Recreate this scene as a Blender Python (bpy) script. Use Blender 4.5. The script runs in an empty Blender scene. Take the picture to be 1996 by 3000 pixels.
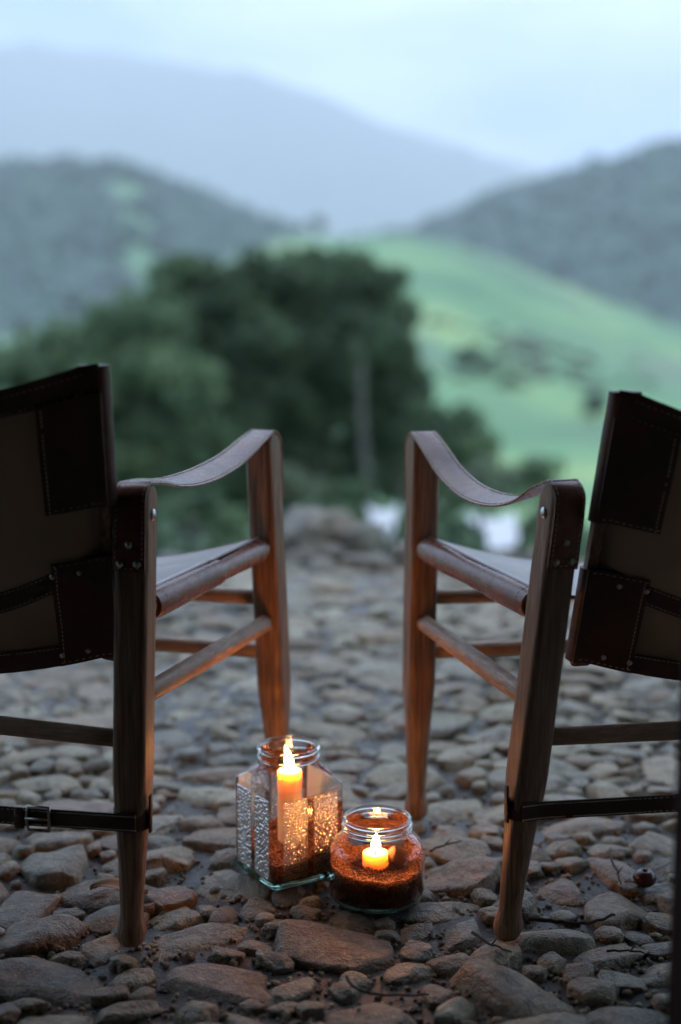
import bpy, math, random
import numpy as np
from mathutils import Vector, Matrix, noise

R = math.radians
rng = random.Random(7)
nrng = np.random.default_rng(7)
SC = bpy.context.scene
COL = SC.collection

# ------------------------------------------------------------------ camera
CAM_H = 0.80
PITCH = math.atan(650 / 4166.7)
cd = bpy.data.cameras.new('camera')
cam = bpy.data.objects.new('camera', cd)
COL.objects.link(cam)
cam.location = (0, 0, CAM_H)
cam.rotation_euler = (math.pi / 2 - PITCH, 0, 0)
cd.sensor_fit = 'VERTICAL'
cd.sensor_height = 36
cd.sensor_width = 24
cd.lens = 50
cd.clip_start = 0.02
cd.clip_end = 20000
cd.dof.use_dof = True
cd.dof.focus_distance = 1.80
cd.dof.aperture_fstop = 1.75
cd.dof.aperture_blades = 0
SC.camera = cam

# ------------------------------------------------------------------ world: overcast dusk sky
SUN_EL, SUN_AZ = R(24), R(150)
world = bpy.data.worlds.new('World')
SC.world = world
world.use_nodes = True
wt = world.node_tree
wt.nodes.clear()
def WN(t, **k):
    n = wt.nodes.new(t)
    for a, b in k.items(): setattr(n, a, b)
    return n
wo = WN('ShaderNodeOutputWorld'); bg = WN('ShaderNodeBackground')
sky = WN('ShaderNodeTexSky'); sky.sky_type = 'NISHITA'
sky.sun_disc = False; sky.sun_elevation = SUN_EL; sky.sun_rotation = SUN_AZ
sky.air_density = 1.0; sky.dust_density = 1.0; sky.ozone_density = 3.0
tc = WN('ShaderNodeTexCoord'); mp = WN('ShaderNodeMapping'); mp.inputs['Scale'].default_value = (1.9, 1.9, 7.5)
mp.inputs['Location'].default_value = (3.1, 0.35, 0.2)
nz = WN('ShaderNodeTexNoise'); nz.inputs['Scale'].default_value = 1.7; nz.inputs['Detail'].default_value = 4; nz.inputs['Roughness'].default_value = 0.5
cr = WN('ShaderNodeValToRGB')
cr.color_ramp.elements[0].position = 0.34; cr.color_ramp.elements[0].color = (2.1, 3.5, 6.3, 1)
cr.color_ramp.elements[1].position = 0.66; cr.color_ramp.elements[1].color = (9.6, 10.6, 11.9, 1)
mx = WN('ShaderNodeMix'); mx.data_type = 'RGBA'; mx.inputs[0].default_value = 0.94
L = wt.links.new
L(tc.outputs['Generated'], mp.inputs['Vector']); L(mp.outputs[0], nz.inputs['Vector']); L(nz.outputs['Fac'], cr.inputs[0])
sxyz = WN('ShaderNodeSeparateXYZ'); L(tc.outputs['Generated'], sxyz.inputs[0])
mr = WN('ShaderNodeMapRange'); mr.inputs['From Min'].default_value = 0.0; mr.inputs['From Max'].default_value = 1.0; mr.inputs['To Min'].default_value = 0.50; mr.inputs['To Max'].default_value = 1.30
L(sxyz.outputs['Z'], mr.inputs['Value'])
vm = WN('ShaderNodeVectorMath'); vm.operation = 'SCALE'; L(cr.outputs[0], vm.inputs[0]); L(mr.outputs[0], vm.inputs['Scale'])   # overcast: brighter towards the zenith
L(sky.outputs[0], mx.inputs[6]); L(vm.outputs[0], mx.inputs[7]); L(mx.outputs[2], bg.inputs[0]); L(bg.outputs[0], wo.inputs[0])
bg.inputs[1].default_value = 0.10

sd = bpy.data.lights.new('sun', 'SUN')
sun = bpy.data.objects.new('sun', sd); COL.objects.link(sun)
sd.energy = 0.5; sd.angle = R(25); sd.color = (1.0, 0.95, 0.88)
# the sky's sun_rotation turns clockwise from +Y
sdir = Vector((math.sin(SUN_AZ) * math.cos(SUN_EL), math.cos(SUN_AZ) * math.cos(SUN_EL), math.sin(SUN_EL)))
sun.rotation_euler = sdir.to_track_quat('Z', 'Y').to_euler()

SC.view_settings.view_transform = 'Standard'
SC.view_settings.look = 'None'
SC.view_settings.exposure = 1.50
SC.view_settings.gamma = 1.0
SC.view_settings.use_curve_mapping = False
cy = SC.cycles
cy.max_bounces = 12; cy.transparent_max_bounces = 24; cy.volume_bounces = 1
cy.transmission_bounces = 10; cy.glossy_bounces = 6; cy.diffuse_bounces = 4
cy.use_denoising = True
cy.sample_clamp_indirect = 6.0
cy.caustics_refractive = True; cy.caustics_reflective = True
cy.blur_glossy = 0.5

# ------------------------------------------------------------------ helpers
FPX = 4166.7
def vdir(u, v):
    x = (u - 998) / FPX; y = -(v - 1500) / FPX
    c, s = math.cos(PITCH), math.sin(PITCH)
    return Vector((x, c + y * s, -s + y * c))
def at(u, v, Y):
    d = vdir(u, v); t = Y / d.y
    return Vector((d.x * t, Y, CAM_H + d.z * t))
def elev(v):
    d = vdir(998, v); return d.z / d.y
def az(u):
    return (u - 998) / FPX

def tag(o, label=None, cat=None, group=None, kind=None):
    if label: o['label'] = label
    if cat: o['category'] = cat
    if group: o['group'] = group
    if kind: o['kind'] = kind
    return o
def empty(name, loc, label=None, cat=None, group=None, kind=None):
    o = bpy.data.objects.new(name, None); COL.objects.link(o); o.location = loc
    o.empty_display_size = 0.05
    return tag(o, label, cat, group, kind)

class MB:
    """collects vertices and faces in world coordinates, links them as ONE mesh object"""
    def __init__(s): s.v = []; s.f = []
    def add(s, vs, fs):
        b = len(s.v); s.v += [tuple(p) for p in vs]; s.f += [tuple(i + b for i in f) for f in fs]
    def box(s, c, size, rot=None):
        hx, hy, hz = [a / 2 for a in size]
        vs = [Vector((x, y, z)) for x in (-hx, hx) for y in (-hy, hy) for z in (-hz, hz)]
        if rot is not None: vs = [rot @ p for p in vs]
        vs = [p + Vector(c) for p in vs]
        s.add(vs, [(0, 1, 3, 2), (4, 6, 7, 5), (0, 4, 5, 1), (2, 3, 7, 6), (0, 2, 6, 4), (1, 5, 7, 3)])
    def rings(s, rings, cap=(True, True), close=True):
        n = len(rings[0]); vs = [p for r in rings for p in r]; fs = []
        for i in range(len(rings) - 1):
            for j in range(n if close else n - 1):
                k = (j + 1) % n
                fs.append((i * n + j, i * n + k, (i + 1) * n + k, (i + 1) * n + j))
        if cap[0]: fs.append(tuple(reversed(range(n))))
        if cap[1]: fs.append(tuple((len(rings) - 1) * n + j for j in range(n)))
        s.add(vs, fs)
    def tube(s, pts, rad, seg=12, cap=(True, True), squash=None):
        pts = [Vector(p) for p in pts]
        if not hasattr(rad, '__len__'): rad = [rad] * len(pts)
        rings = []; ref = None
        for i, p in enumerate(pts):
            t = (pts[min(i + 1, len(pts) - 1)] - pts[max(i - 1, 0)]).normalized()
            if ref is None:
                ref = Vector((0, 0, 1)) if abs(t.z) < 0.9 else Vector((1, 0, 0))
            a = (ref - t * ref.dot(t)).normalized(); b = t.cross(a); ref = a
            q = squash or 1
            rings.append([p + (a * math.cos(2 * math.pi * j / seg) + b * q * math.sin(2 * math.pi * j / seg)) * rad[i] for j in range(seg)])
        s.rings(rings, cap)
    def lathe(s, c, prof, seg=32, cap=(False, False), ax=Vector((0, 0, 1))):
        c = Vector(c); q = Vector((0, 0, 1)).rotation_difference(ax)
        rings = [[c + q @ Vector((r * math.cos(2 * math.pi * j / seg), r * math.sin(2 * math.pi * j / seg), z)) for j in range(seg)] for r, z in prof]
        s.rings(rings, cap)
    def dome(s, c, r, n, seg=10, flat=0.6):
        n = n.normalized()
        pr = [(r * math.cos(a), r * flat * math.sin(a)) for a in (0, R(30), R(60), R(84))]
        s.lathe(c, pr, seg, (True, True), n)
    def ribbon(s, pts, wdirs, w, th, arc=3):
        """a strap: pts centre line, wdirs unit width direction at each point, w width, th thickness"""
        pts = [Vector(p) for p in pts]; rings = []
        for i, p in enumerate(pts):
            t = (pts[min(i + 1, len(pts) - 1)] - pts[max(i - 1, 0)]).normalized()
            wd = wdirs[i].normalized(); wd = (wd - t * wd.dot(t)).normalized(); nn = wd.cross(t)
            h = w / 2; e = th / 2
            rings.append([p + wd * a + nn * b for a, b in ((-h, -e * .6), (-h + e, -e), (h - e, -e), (h, -e * .6), (h, e * .6), (h - e, e), (-h + e, e), (-h, e * .6))])
        s.rings(rings)
    def grid(s, fn, nu, nv, flip=False):
        vs = [fn(i / nu, j / nv) for j in range(nv + 1) for i in range(nu + 1)]
        fs = []
        for j in range(nv):
            for i in range(nu):
                a = j * (nu + 1) + i; q = (a, a + 1, a + nu + 2, a + nu + 1)
                fs.append(tuple(reversed(q)) if flip else q)
        s.add(vs, fs)
    def slab(s, fn, nu, nv, th):
        """closed sheet: fn(a, b, offset) sampled on both sides"""
        def col(off): return [fn(i / nu, j / nv, off) for j in range(nv + 1) for i in range(nu + 1)]
        top, bot = col(th), col(0.0); n = len(top); W = nu + 1; fs = []
        for j in range(nv):
            for i in range(nu):
                a = j * W + i
                fs.append((a, a + 1, a + W + 1, a + W)); fs.append((n + a, n + a + W, n + a + W + 1, n + a + 1))
        for i in range(nu):
            fs.append((i, n + i, n + i + 1, i + 1)); a = nv * W + i; fs.append((a, a + 1, n + a + 1, n + a))
        for j in range(nv):
            a = j * W; fs.append((a, a + W, n + a + W, n + a)); a = j * W + nu; fs.append((a, n + a, n + a + W, a + W))
        s.add(top + bot, fs)
    def build(s, name, mat, parent=None, smooth=True, angle=None, bevel=None, sub=0):
        o = mesh_obj(name, s.v, s.f, mat, parent, smooth)
        me = o.data
        if angle is not None:
            me.set_sharp_from_angle(angle=R(angle))
        if bevel:
            m = o.modifiers.new('b', 'BEVEL'); m.width = bevel; m.segments = 2; m.limit_method = 'ANGLE'; m.angle_limit = R(40)
        if sub:
            m = o.modifiers.new('s', 'SUBSURF'); m.levels = sub; m.render_levels = sub
        return o

def world_loc(p):
    q = Vector((0, 0, 0))
    while p is not None:
        q = q + p.location; p = p.parent
    return q
def mesh_obj(name, verts, faces, mat, parent=None, smooth=True):
    off = world_loc(parent)
    V = np.asarray(verts, dtype=np.float64).reshape(-1, 3) - np.array(off)
    if parent is None:
        c = V.mean(axis=0); c[2] = V[:, 2].min(); V = V - c
    me = bpy.data.meshes.new(name)
    me.from_pydata(V.tolist(), [], [tuple(int(i) for i in f) for f in faces])
    if smooth: me.shade_smooth()
    if mat: me.materials.append(mat)
    o = bpy.data.objects.new(name, me); COL.objects.link(o)
    if parent is not None: o.parent = parent
    else: o.location = c
    return o
def quads_obj(name, V, mat, parent=None, fattr=None):
    """fast mesh of n separate quads, V shape (n,4,3), world coordinates"""
    off = np.array(world_loc(parent)); n = len(V)
    W = V.reshape(-1, 3) - off
    me = bpy.data.meshes.new(name)
    me.vertices.add(4 * n); me.vertices.foreach_set('co', W.astype(np.float32).ravel())
    me.loops.add(4 * n); me.loops.foreach_set('vertex_index', np.arange(4 * n, dtype=np.int32))
    me.polygons.add(n); me.polygons.foreach_set('loop_start', np.arange(0, 4 * n, 4, dtype=np.int32))
    me.update(calc_edges=True)
    if fattr is not None:
        a = me.attributes.new('tone', 'FLOAT', 'FACE'); a.data.foreach_set('value', fattr.astype(np.float32))
    me.materials.append(mat)
    o = bpy.data.objects.new(name, me); COL.objects.link(o)
    if parent is not None: o.parent = parent
    return o

# ------------------------------------------------------------------ materials
class NT:
    def __init__(s, name):
        s.m = bpy.data.materials.new(name); s.m.use_nodes = True; s.t = s.m.node_tree; s.t.nodes.clear()
        s.out = s.n('ShaderNodeOutputMaterial')
    def n(s, t, **k):
        nd = s.t.nodes.new(t)
        for a, b in k.items():
            if a.startswith('i_'): nd.inputs[a[2:].replace('_', ' ')].default_value = b
            else: setattr(nd, a, b)
        return nd
    def l(s, a, b): s.t.links.new(a, b)
    def coord(s, scale=(1, 1, 1), kind='Object', loc=(0, 0, 0), rot=(0, 0, 0)):
        c = s.n('ShaderNodeTexCoord'); m = s.n('ShaderNodeMapping')
        m.inputs['Scale'].default_value = scale; m.inputs['Location'].default_value = loc; m.inputs['Rotation'].default_value = rot
        s.l(c.outputs[kind], m.inputs['Vector']); return m.outputs[0]
    def noise(s, vec, scale, detail=4, rough=0.55, dist=0.0):
        nd = s.n('ShaderNodeTexNoise'); nd.inputs['Scale'].default_value = scale; nd.inputs['Detail'].default_value = detail
        nd.inputs['Roughness'].default_value = rough; nd.inputs['Distortion'].default_value = dist
        if vec is not None: s.l(vec, nd.inputs['Vector'])
        return nd.outputs['Fac']
    def ramp(s, fac, stops):
        r = s.n('ShaderNodeValToRGB'); e = r.color_ramp.elements
        while len(e) < len(stops): e.new(0.5)
        for k, (p, c) in enumerate(stops):
            e[k].position = p; e[k].color = (*c, 1) if len(c) == 3 else c
        s.l(fac, r.inputs[0]); return r.outputs[0]
    def mix(s, fac, a, b, mode='MIX'):
        m = s.n('ShaderNodeMix'); m.data_type = 'RGBA'; m.blend_type = mode
        for v, i in ((fac, 0), (a, 6), (b, 7)):
            if hasattr(v, 'is_linked'): s.l(v, m.inputs[i])
            elif isinstance(v, (int, float)): m.inputs[i].default_value = v if i == 0 else (v, v, v, 1)
            else: m.inputs[i].default_value = (*v, 1)
        return m.outputs[2]
    def math(s, op, a, b=0.0, clamp=False):
        m = s.n('ShaderNodeMath'); m.operation = op; m.use_clamp = clamp
        for v, i in ((a, 0), (b, 1)):
            if hasattr(v, 'is_linked'): s.l(v, m.inputs[i])
            else: m.inputs[i].default_value = v
        return m.outputs[0]
    def bump(s, h, strength=0.4, dist=0.01):
        b = s.n('ShaderNodeBump'); b.inputs['Strength'].default_value = strength; b.inputs['Distance'].default_value = dist
        s.l(h, b.inputs['Height']); return b.outputs[0]
    def pbr(s, col, rough=0.6, nrm=None, **k):
        p = s.n('ShaderNodeBsdfPrincipled')
        if hasattr(col, 'is_linked'): s.l(col, p.inputs['Base Color'])
        else: p.inputs['Base Color'].default_value = (*col, 1)
        if hasattr(rough, 'is_linked'): s.l(rough, p.inputs['Roughness'])
        else: p.inputs['Roughness'].default_value = rough
        if nrm is not None: s.l(nrm, p.inputs['Normal'])
        for a, b in k.items(): p.inputs[a.replace('_', ' ')].default_value = b
        s.l(p.outputs[0], s.out.inputs['Surface']); return p

def mat_wood(name, a, b, c, rough=0.5):
    t = NT(name)
    v = t.coord((90, 90, 5)); g = t.noise(v, 1.0, 6, 0.6, 1.2)
    v2 = t.coord((260, 260, 9)); g2 = t.noise(v2, 1.0, 3, 0.6)
    v3 = t.coord((6, 6, 3)); g3 = t.noise(v3, 1.0, 3, 0.5)
    col = t.ramp(g, [(0.3, a), (0.52, b), (0.75, c)])
    col = t.mix(t.ramp(g2, [(0.42, (0, 0, 0)), (0.62, (0.75,) * 3)]), col, tuple(x * 0.5 for x in a))
    col = t.mix(t.ramp(g3, [(0.35, (0, 0, 0)), (0.7, (0.45,) * 3)]), col, tuple(x * 0.6 for x in b))
    t.pbr(col, t.ramp(g2, [(0, (rough,) * 3), (1, (rough + .18,) * 3)]), t.bump(t.math('ADD', g2, g), 0.25, 0.002))
    return t.m
def mat_wood_rung(name, a, b, c):
    """dowels lie level: grain runs along them in any level direction, so only stretched softly"""
    t = NT(name)
    v = t.coord((30, 30, 220)); g = t.noise(v, 1.0, 5, 0.6, 0.6)
    v3 = t.coord((14, 14, 14)); g3 = t.noise(v3, 1.0, 3, 0.5)
    col = t.ramp(g, [(0.3, a), (0.5, b), (0.75, c)])
    col = t.mix(t.ramp(g3, [(0.4, (0, 0, 0)), (0.7, (0.5,) * 3)]), col, tuple(x * 0.55 for x in b))
    t.pbr(col, 0.5, t.bump(g, 0.25, 0.002)); return t.m
def mat_leather(name, a, b, rough=0.38, crease=1.0, spec=0.42):
    t = NT(name)
    v = t.coord(); g = t.noise(v, 14, 5, 0.6); f = t.noise(v, 420, 3, 0.6)
    vo = t.n('ShaderNodeTexVoronoi'); vo.feature = 'DISTANCE_TO_EDGE'; vo.inputs['Scale'].default_value = 330; t.l(v, vo.inputs['Vector'])
    w = t.noise(v, 55, 4, 0.65, 1.0)
    col = t.ramp(g, [(0.32, a), (0.68, b)])
    col = t.mix(t.ramp(w, [(0.55, (0, 0, 0)), (0.75, (0.5,) * 3)]), col, tuple(x * 0.5 for x in a))
    h = t.math('ADD', t.math('MULTIPLY', vo.outputs[0], 0.5 * crease), t.math('ADD', t.math('MULTIPLY', f, 0.25), t.math('MULTIPLY', w, 1.0 * crease)))
    t.pbr(col, t.ramp(w, [(0.3, (rough,) * 3), (0.7, (rough + 0.14,) * 3)]), t.bump(h, 0.35, 0.0025), Specular_IOR_Level=spec, Coat_Weight=0.8 if spec > .9 else (0.12 if spec > .43 else 0.0), Coat_Roughness=0.3)
    return t.m
def mat_plain(name, c, rough=0.6, metal=0.0, **k):
    t = NT(name); v = t.coord(); g = t.noise(v, 60, 4)
    col = t.mix(g, tuple(x * 0.75 for x in c), tuple(min(1, x * 1.15) for x in c))
    t.pbr(col, rough, None, Metallic=metal, **k); return t.m
def mat_canvas(name, c):
    t = NT(name); v = t.coord((1, 1, 1))
    w1 = t.n('ShaderNodeTexWave'); w1.bands_direction = 'Z'; w1.inputs['Scale'].default_value = 420; t.l(v, w1.inputs['Vector'])
    w2 = t.n('ShaderNodeTexWave'); w2.bands_direction = 'X'; w2.inputs['Scale'].default_value = 420; t.l(v, w2.inputs['Vector'])
    g = t.noise(v, 9, 4)
    col = t.mix(g, tuple(x * 0.7 for x in c), tuple(x * 1.15 for x in c))
    d = t.n('ShaderNodeBsdfPrincipled'); t.l(col, d.inputs['Base Color']); d.inputs['Roughness'].default_value = 0.85
    t.l(t.bump(t.math('ADD', w1.outputs[1], w2.outputs[1]), 0.3, 0.001), d.inputs['Normal'])
    tr = t.n('ShaderNodeBsdfTranslucent'); t.l(col, tr.inputs[0])
    m = t.n('ShaderNodeMixShader'); m.inputs[0].default_value = 0.22
    t.l(d.outputs[0], m.inputs[1]); t.l(tr.outputs[0], m.inputs[2]); t.l(m.outputs[0], t.out.inputs['Surface']); return t.m

def mat_stone(name, rnd_kind, dark=1.0):
    t = NT(name)
    if rnd_kind == 'object':
        oi = t.n('ShaderNodeObjectInfo'); r = oi.outputs['Random']; 
    else:
        at_ = t.n('ShaderNodeAttribute'); at_.attribute_name = 'tone'; r = at_.outputs['Fac']
    g = t.n('ShaderNodeNewGeometry'); v = g.outputs['Position']
    n1 = t.noise(v, 11, 5, 0.6); n2 = t.noise(v, 70, 5, 0.65); n3 = t.noise(v, 300, 3, 0.6)
    base = t.ramp(r, [(0.0, (.15, .135, .11)), (0.14, (.33, .26, .165)), (0.30, (.20, .125, .075)), (0.46, (.40, .33, .215)), (0.60, (.19, .175, .15)), (0.74, (.36, .25, .14)), (0.88, (.24, .14, .09)), (1.0, (.46, .40, .28))])
    base = t.mix(0.999, base, (dark * 1.12, dark * 1.18, dark * 1.14), 'MULTIPLY')
    n0 = t.noise(v, 32, 6, 0.7, 0.8)
    col = t.mix(t.ramp(n1, [(0.45, (0, 0, 0)), (0.65, (0.35,) * 3)]), base, (.36 * dark, .30 * dark, .19 * dark))
    col = t.mix(t.ramp(n0, [(0.46, (0, 0, 0)), (0.66, (0.85,) * 3)]), col, (.085 * dark, .068 * dark, .05 * dark))
    col = t.mix(t.ramp(n2, [(0.50, (0, 0, 0)), (0.68, (0.6,) * 3)]), col, (.50 * dark, .44 * dark, .32 * dark))
    col = t.mix(t.ramp(n3, [(0.55, (0, 0, 0)), (0.70, (0.7,) * 3)]), col, (.07 * dark, .06 * dark, .045 * dark))
    h = t.math('ADD', t.math('MULTIPLY', n2, 1.0), t.math('ADD', t.math('MULTIPLY', n3, 0.5), t.math('MULTIPLY', n0, 1.2)))
    t.pbr(col, t.ramp(n2, [(0.3, (.30,) * 3), (0.7, (.52,) * 3)]), t.bump(h, 0.9, 0.008), Specular_IOR_Level=0.6)
    return t.m
def mat_mortar():
    t = NT('mortar'); g = t.n('ShaderNodeNewGeometry'); v = g.outputs['Position']
    n1 = t.noise(v, 5, 5, 0.6); n2 = t.noise(v, 60, 6, 0.7); n3 = t.noise(v, 260, 4, 0.7)
    col = t.ramp(n1, [(0.3, (.042, .040, .037)), (0.7, (.095, .087, .076))])
    col = t.mix(t.ramp(n2, [(0.45, (0, 0, 0)), (0.7, (0.6,) * 3)]), col, (.065, .058, .05))
    col = t.mix(t.ramp(n3, [(0.6, (0, 0, 0)), (0.7, (0.5,) * 3)]), col, (.26, .23, .19))
    t.pbr(col, t.ramp(n2, [(0.3, (.30,) * 3), (0.7, (.5,) * 3)]), t.bump(t.math('ADD', n2, t.math('MULTIPLY', n3, 0.5)), 0.8, 0.006))
    return t.m
def mat_leaf(name, a, b, trans=0.25):
    t = NT(name)
    at_ = t.n('ShaderNodeAttribute'); at_.attribute_name = 'tone'
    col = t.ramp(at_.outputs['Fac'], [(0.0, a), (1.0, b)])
    d = t.n('ShaderNodeBsdfPrincipled'); t.l(col, d.inputs['Base Color']); d.inputs['Roughness'].default_value = 0.6
    tr = t.n('ShaderNodeBsdfTranslucent'); t.l(col, tr.inputs[0])
    m = t.n('ShaderNodeMixShader'); m.inputs[0].default_value = trans
    t.l(d.outputs[0], m.inputs[1]); t.l(tr.outputs[0], m.inputs[2]); t.l(m.outputs[0], t.out.inputs['Surface']); return t.m
def mat_ground(name, stops, scale, stops2=None, scale2=None, amt2=0.8, thr=(0.45, 0.6), loc=(0, 0, 0)):
    t = NT(name); g = t.n('ShaderNodeNewGeometry'); mp_ = t.n('ShaderNodeMapping'); t.l(g.outputs['Position'], mp_.inputs['Vector'])
    mp_.inputs['Location'].default_value = loc
    v = mp_.outputs[0]
    n1 = t.noise(v, scale, 5, 0.6)
    col = t.ramp(n1, stops)
    if stops2:
        n2 = t.noise(v, scale2, 5, 0.62)
        col2 = t.ramp(t.noise(v, scale2 * 5, 4, 0.6), stops2)
        col = t.mix(t.ramp(n2, [(thr[0], (0, 0, 0)), (thr[1], (amt2,) * 3)]), col, col2)
    t.pbr(col, 0.9, None, Specular_IOR_Level=0.15); return t.m

M = {}
M['post_wood'] = mat_wood('oiled_wood_post', (.17, .095, .056), (.35, .215, .13), (.50, .34, .22), 0.42)
M['rung_wood'] = mat_wood_rung('oiled_wood_rung', (.26, .16, .10), (.42, .28, .18), (.58, .42, .29))
M['leather'] = mat_leather('brown_leather', (.15, .050, .028), (.29, .110, .062), 0.22, 0.35, 0.45)
M['seat_top'] = mat_leather('polished_seat_leather', (.16, .058, .044), (.29, .115, .088), 0.30, 1.4, 1.0)
M['leather_dark'] = mat_leather('dark_leather', (.05, .022, .018), (.085, .036, .028), 0.42)
M['seat_leather'] = mat_leather('seat_leather', (.15, .048, .030), (.28, .100, .062), 0.20, 0.4, 0.48)
M['thread'] = mat_plain('thread', (.62, .56, .46), 0.8)
M['rivet'] = mat_plain('old_brass_rivet', (.60, .62, .57), 0.34, 0.9)
M['bolt'] = mat_plain('steel_bolt', (.55, .58, .6), 0.3, 1.0)
M['canvas'] = mat_canvas('canvas', (.41, .315, .225))
M['stone_o'] = mat_stone('cobble_stone', 'object')
M['stone_a'] = mat_stone('cobble_stone_mass', 'attr')
M['rock'] = mat_stone('wall_rock', 'object', 0.5)
M['mortar'] = mat_mortar()
M['twig'] = mat_plain('twig_bark', (.035, .026, .02), 0.8)
M['dry_leaf'] = mat_plain('dry_leaf', (.34, .22, .12), 0.7)
M['nut'] = mat_plain('chestnut_shell', (.07, .025, .015), 0.22)
M['house'] = mat_plain('dark_plaster', (.10, .085, .07), 0.9)
M['frame_paint'] = mat_plain('door_frame_paint', (.010, .009, .008), 0.9, Specular_IOR_Level=0.1)

def mat_glass_thin(name, emboss=False, wavy=False):
    """thin clear glass wall: light passes straight on, the surface mirrors by angle"""
    t = NT(name)
    fr = t.n('ShaderNodeFresnel'); fr.inputs[0].default_value = 1.5
    gl = t.n('ShaderNodeBsdfGlossy'); gl.inputs['Roughness'].default_value = 0.02; gl.inputs[0].default_value = (1, 1, 1, 1)
    tr = t.n('ShaderNodeBsdfTransparent')
    lw = t.n('ShaderNodeLayerWeight'); lw.inputs[0].default_value = 0.25
    t.l(t.mix(lw.outputs['Facing'], (.985, .995, .99), (.62, .74, .71)), tr.inputs[0])
    f = t.math('ADD', t.math('MULTIPLY', t.math('SUBTRACT', fr.outputs[0], 0.04), 2.4), 0.014, True)
    if wavy:
        v = t.coord(); nb = t.bump(t.noise(v, 45, 3, 0.5), 0.5, 0.004); t.l(nb, gl.inputs['Normal']); t.l(nb, fr.inputs['Normal'])
        gl.inputs['Roughness'].default_value = 0.06; f = t.math('ADD', t.math('MULTIPLY', fr.outputs[0], 2.0), 0.0, True)
    if emboss:
        gl.inputs['Roughness'].default_value = 0.10
        f = t.math('ADD', t.math('MULTIPLY', fr.outputs[0], 2.2), 0.16, True)
        dl = t.n('ShaderNodeBsdfTranslucent'); dl.inputs[0].default_value = (.95, .95, .95, 1)
        rf = t.n('ShaderNodeBsdfRefraction'); rf.inputs['IOR'].default_value = 1.4; rf.inputs['Roughness'].default_value = 0.05
        m0 = t.n('ShaderNodeMixShader'); m0.inputs[0].default_value = 0.6; t.l(tr.outputs[0], m0.inputs[1]); t.l(rf.outputs[0], m0.inputs[2])
        mg = t.n('ShaderNodeMixShader'); an = t.n('ShaderNodeAttribute'); an.attribute_name = 'tone'; t.l(t.ramp(an.outputs['Fac'], [(0.22, (.02,) * 3), (0.85, (.38,) * 3)]), mg.inputs[0]); t.l(m0.outputs[0], mg.inputs[1]); t.l(dl.outputs[0], mg.inputs[2])
        m = t.n('ShaderNodeMixShader'); t.l(f, m.inputs[0]); t.l(mg.outputs[0], m.inputs[1]); t.l(gl.outputs[0], m.inputs[2])
        t.l(m.outputs[0], t.out.inputs['Surface']); return t.m
    m = t.n('ShaderNodeMixShader'); t.l(f, m.inputs[0]); t.l(tr.outputs[0], m.inputs[1]); t.l(gl.outputs[0], m.inputs[2])
    t.l(m.outputs[0], t.out.inputs['Surface']); return t.m
def mat_glass_solid(name, col):
    t = NT(name); g = t.n('ShaderNodeBsdfGlass'); g.inputs['Color'].default_value = (*col, 1); g.inputs['IOR'].default_value = 1.5; g.inputs['Roughness'].default_value = 0.0
    t.l(g.outputs[0], t.out.inputs['Surface']); return t.m
M['glass'] = mat_glass_thin('clear_jar_glass')
M['glass_wavy'] = mat_glass_thin('moulded_jar_glass', False, True)
M['glass_emb'] = mat_glass_thin('embossed_jar_glass', True)
M['glass_solid'] = mat_glass_solid('thick_jar_glass', (.975, .995, .988))
M['glass_green'] = mat_glass_solid('thick_base_glass', (.84, .97, .92))
def mat_wax():
    t = NT('candle_wax')
    p = t.pbr((.94, .77, .56), 0.45, None, Subsurface_Weight=1.0, Subsurface_Scale=0.03)
    p.inputs['Subsurface Radius'].default_value = (1.0, 0.55, 0.22)
    return t.m
M['wax'] = mat_wax()
def mat_flame():
    t = NT('candle_flame')
    e = t.n('ShaderNodeEmission'); tr = t.n('ShaderNodeBsdfTransparent'); a = t.n('ShaderNodeAddShader')
    c = t.n('ShaderNodeTexCoord'); sp = t.n('ShaderNodeSeparateXYZ'); t.l(c.outputs['Generated'], sp.inputs[0])
    t.l(t.ramp(sp.outputs['Z'], [(0.0, (1.0, .35, .08)), (0.3, (1.0, .66, .28)), (1.0, (1.0, .50, .14))]), e.inputs[0])
    e.inputs[1].default_value = 6
    t.l(e.outputs[0], a.inputs[0]); t.l(tr.outputs[0], a.inputs[1]); t.l(a.outputs[0], t.out.inputs['Surface']); return t.m
M['flame'] = mat_flame()
M['seed'] = None
def mat_seed(name, stops):
    t = NT(name); at_ = t.n('ShaderNodeAttribute'); at_.attribute_name = 'tone'
    t.pbr(t.ramp(at_.outputs['Fac'], stops), 0.5); return t.m
M['seed'] = mat_seed('red_brown_grain', [(0, (.06, .022, .010)), (.5, (.19, .066, .027)), (1, (.40, .18, .085))])
M['white_canvas'] = mat_plain('white_canvas', (.5, .51, .53), 0.8)

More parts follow.
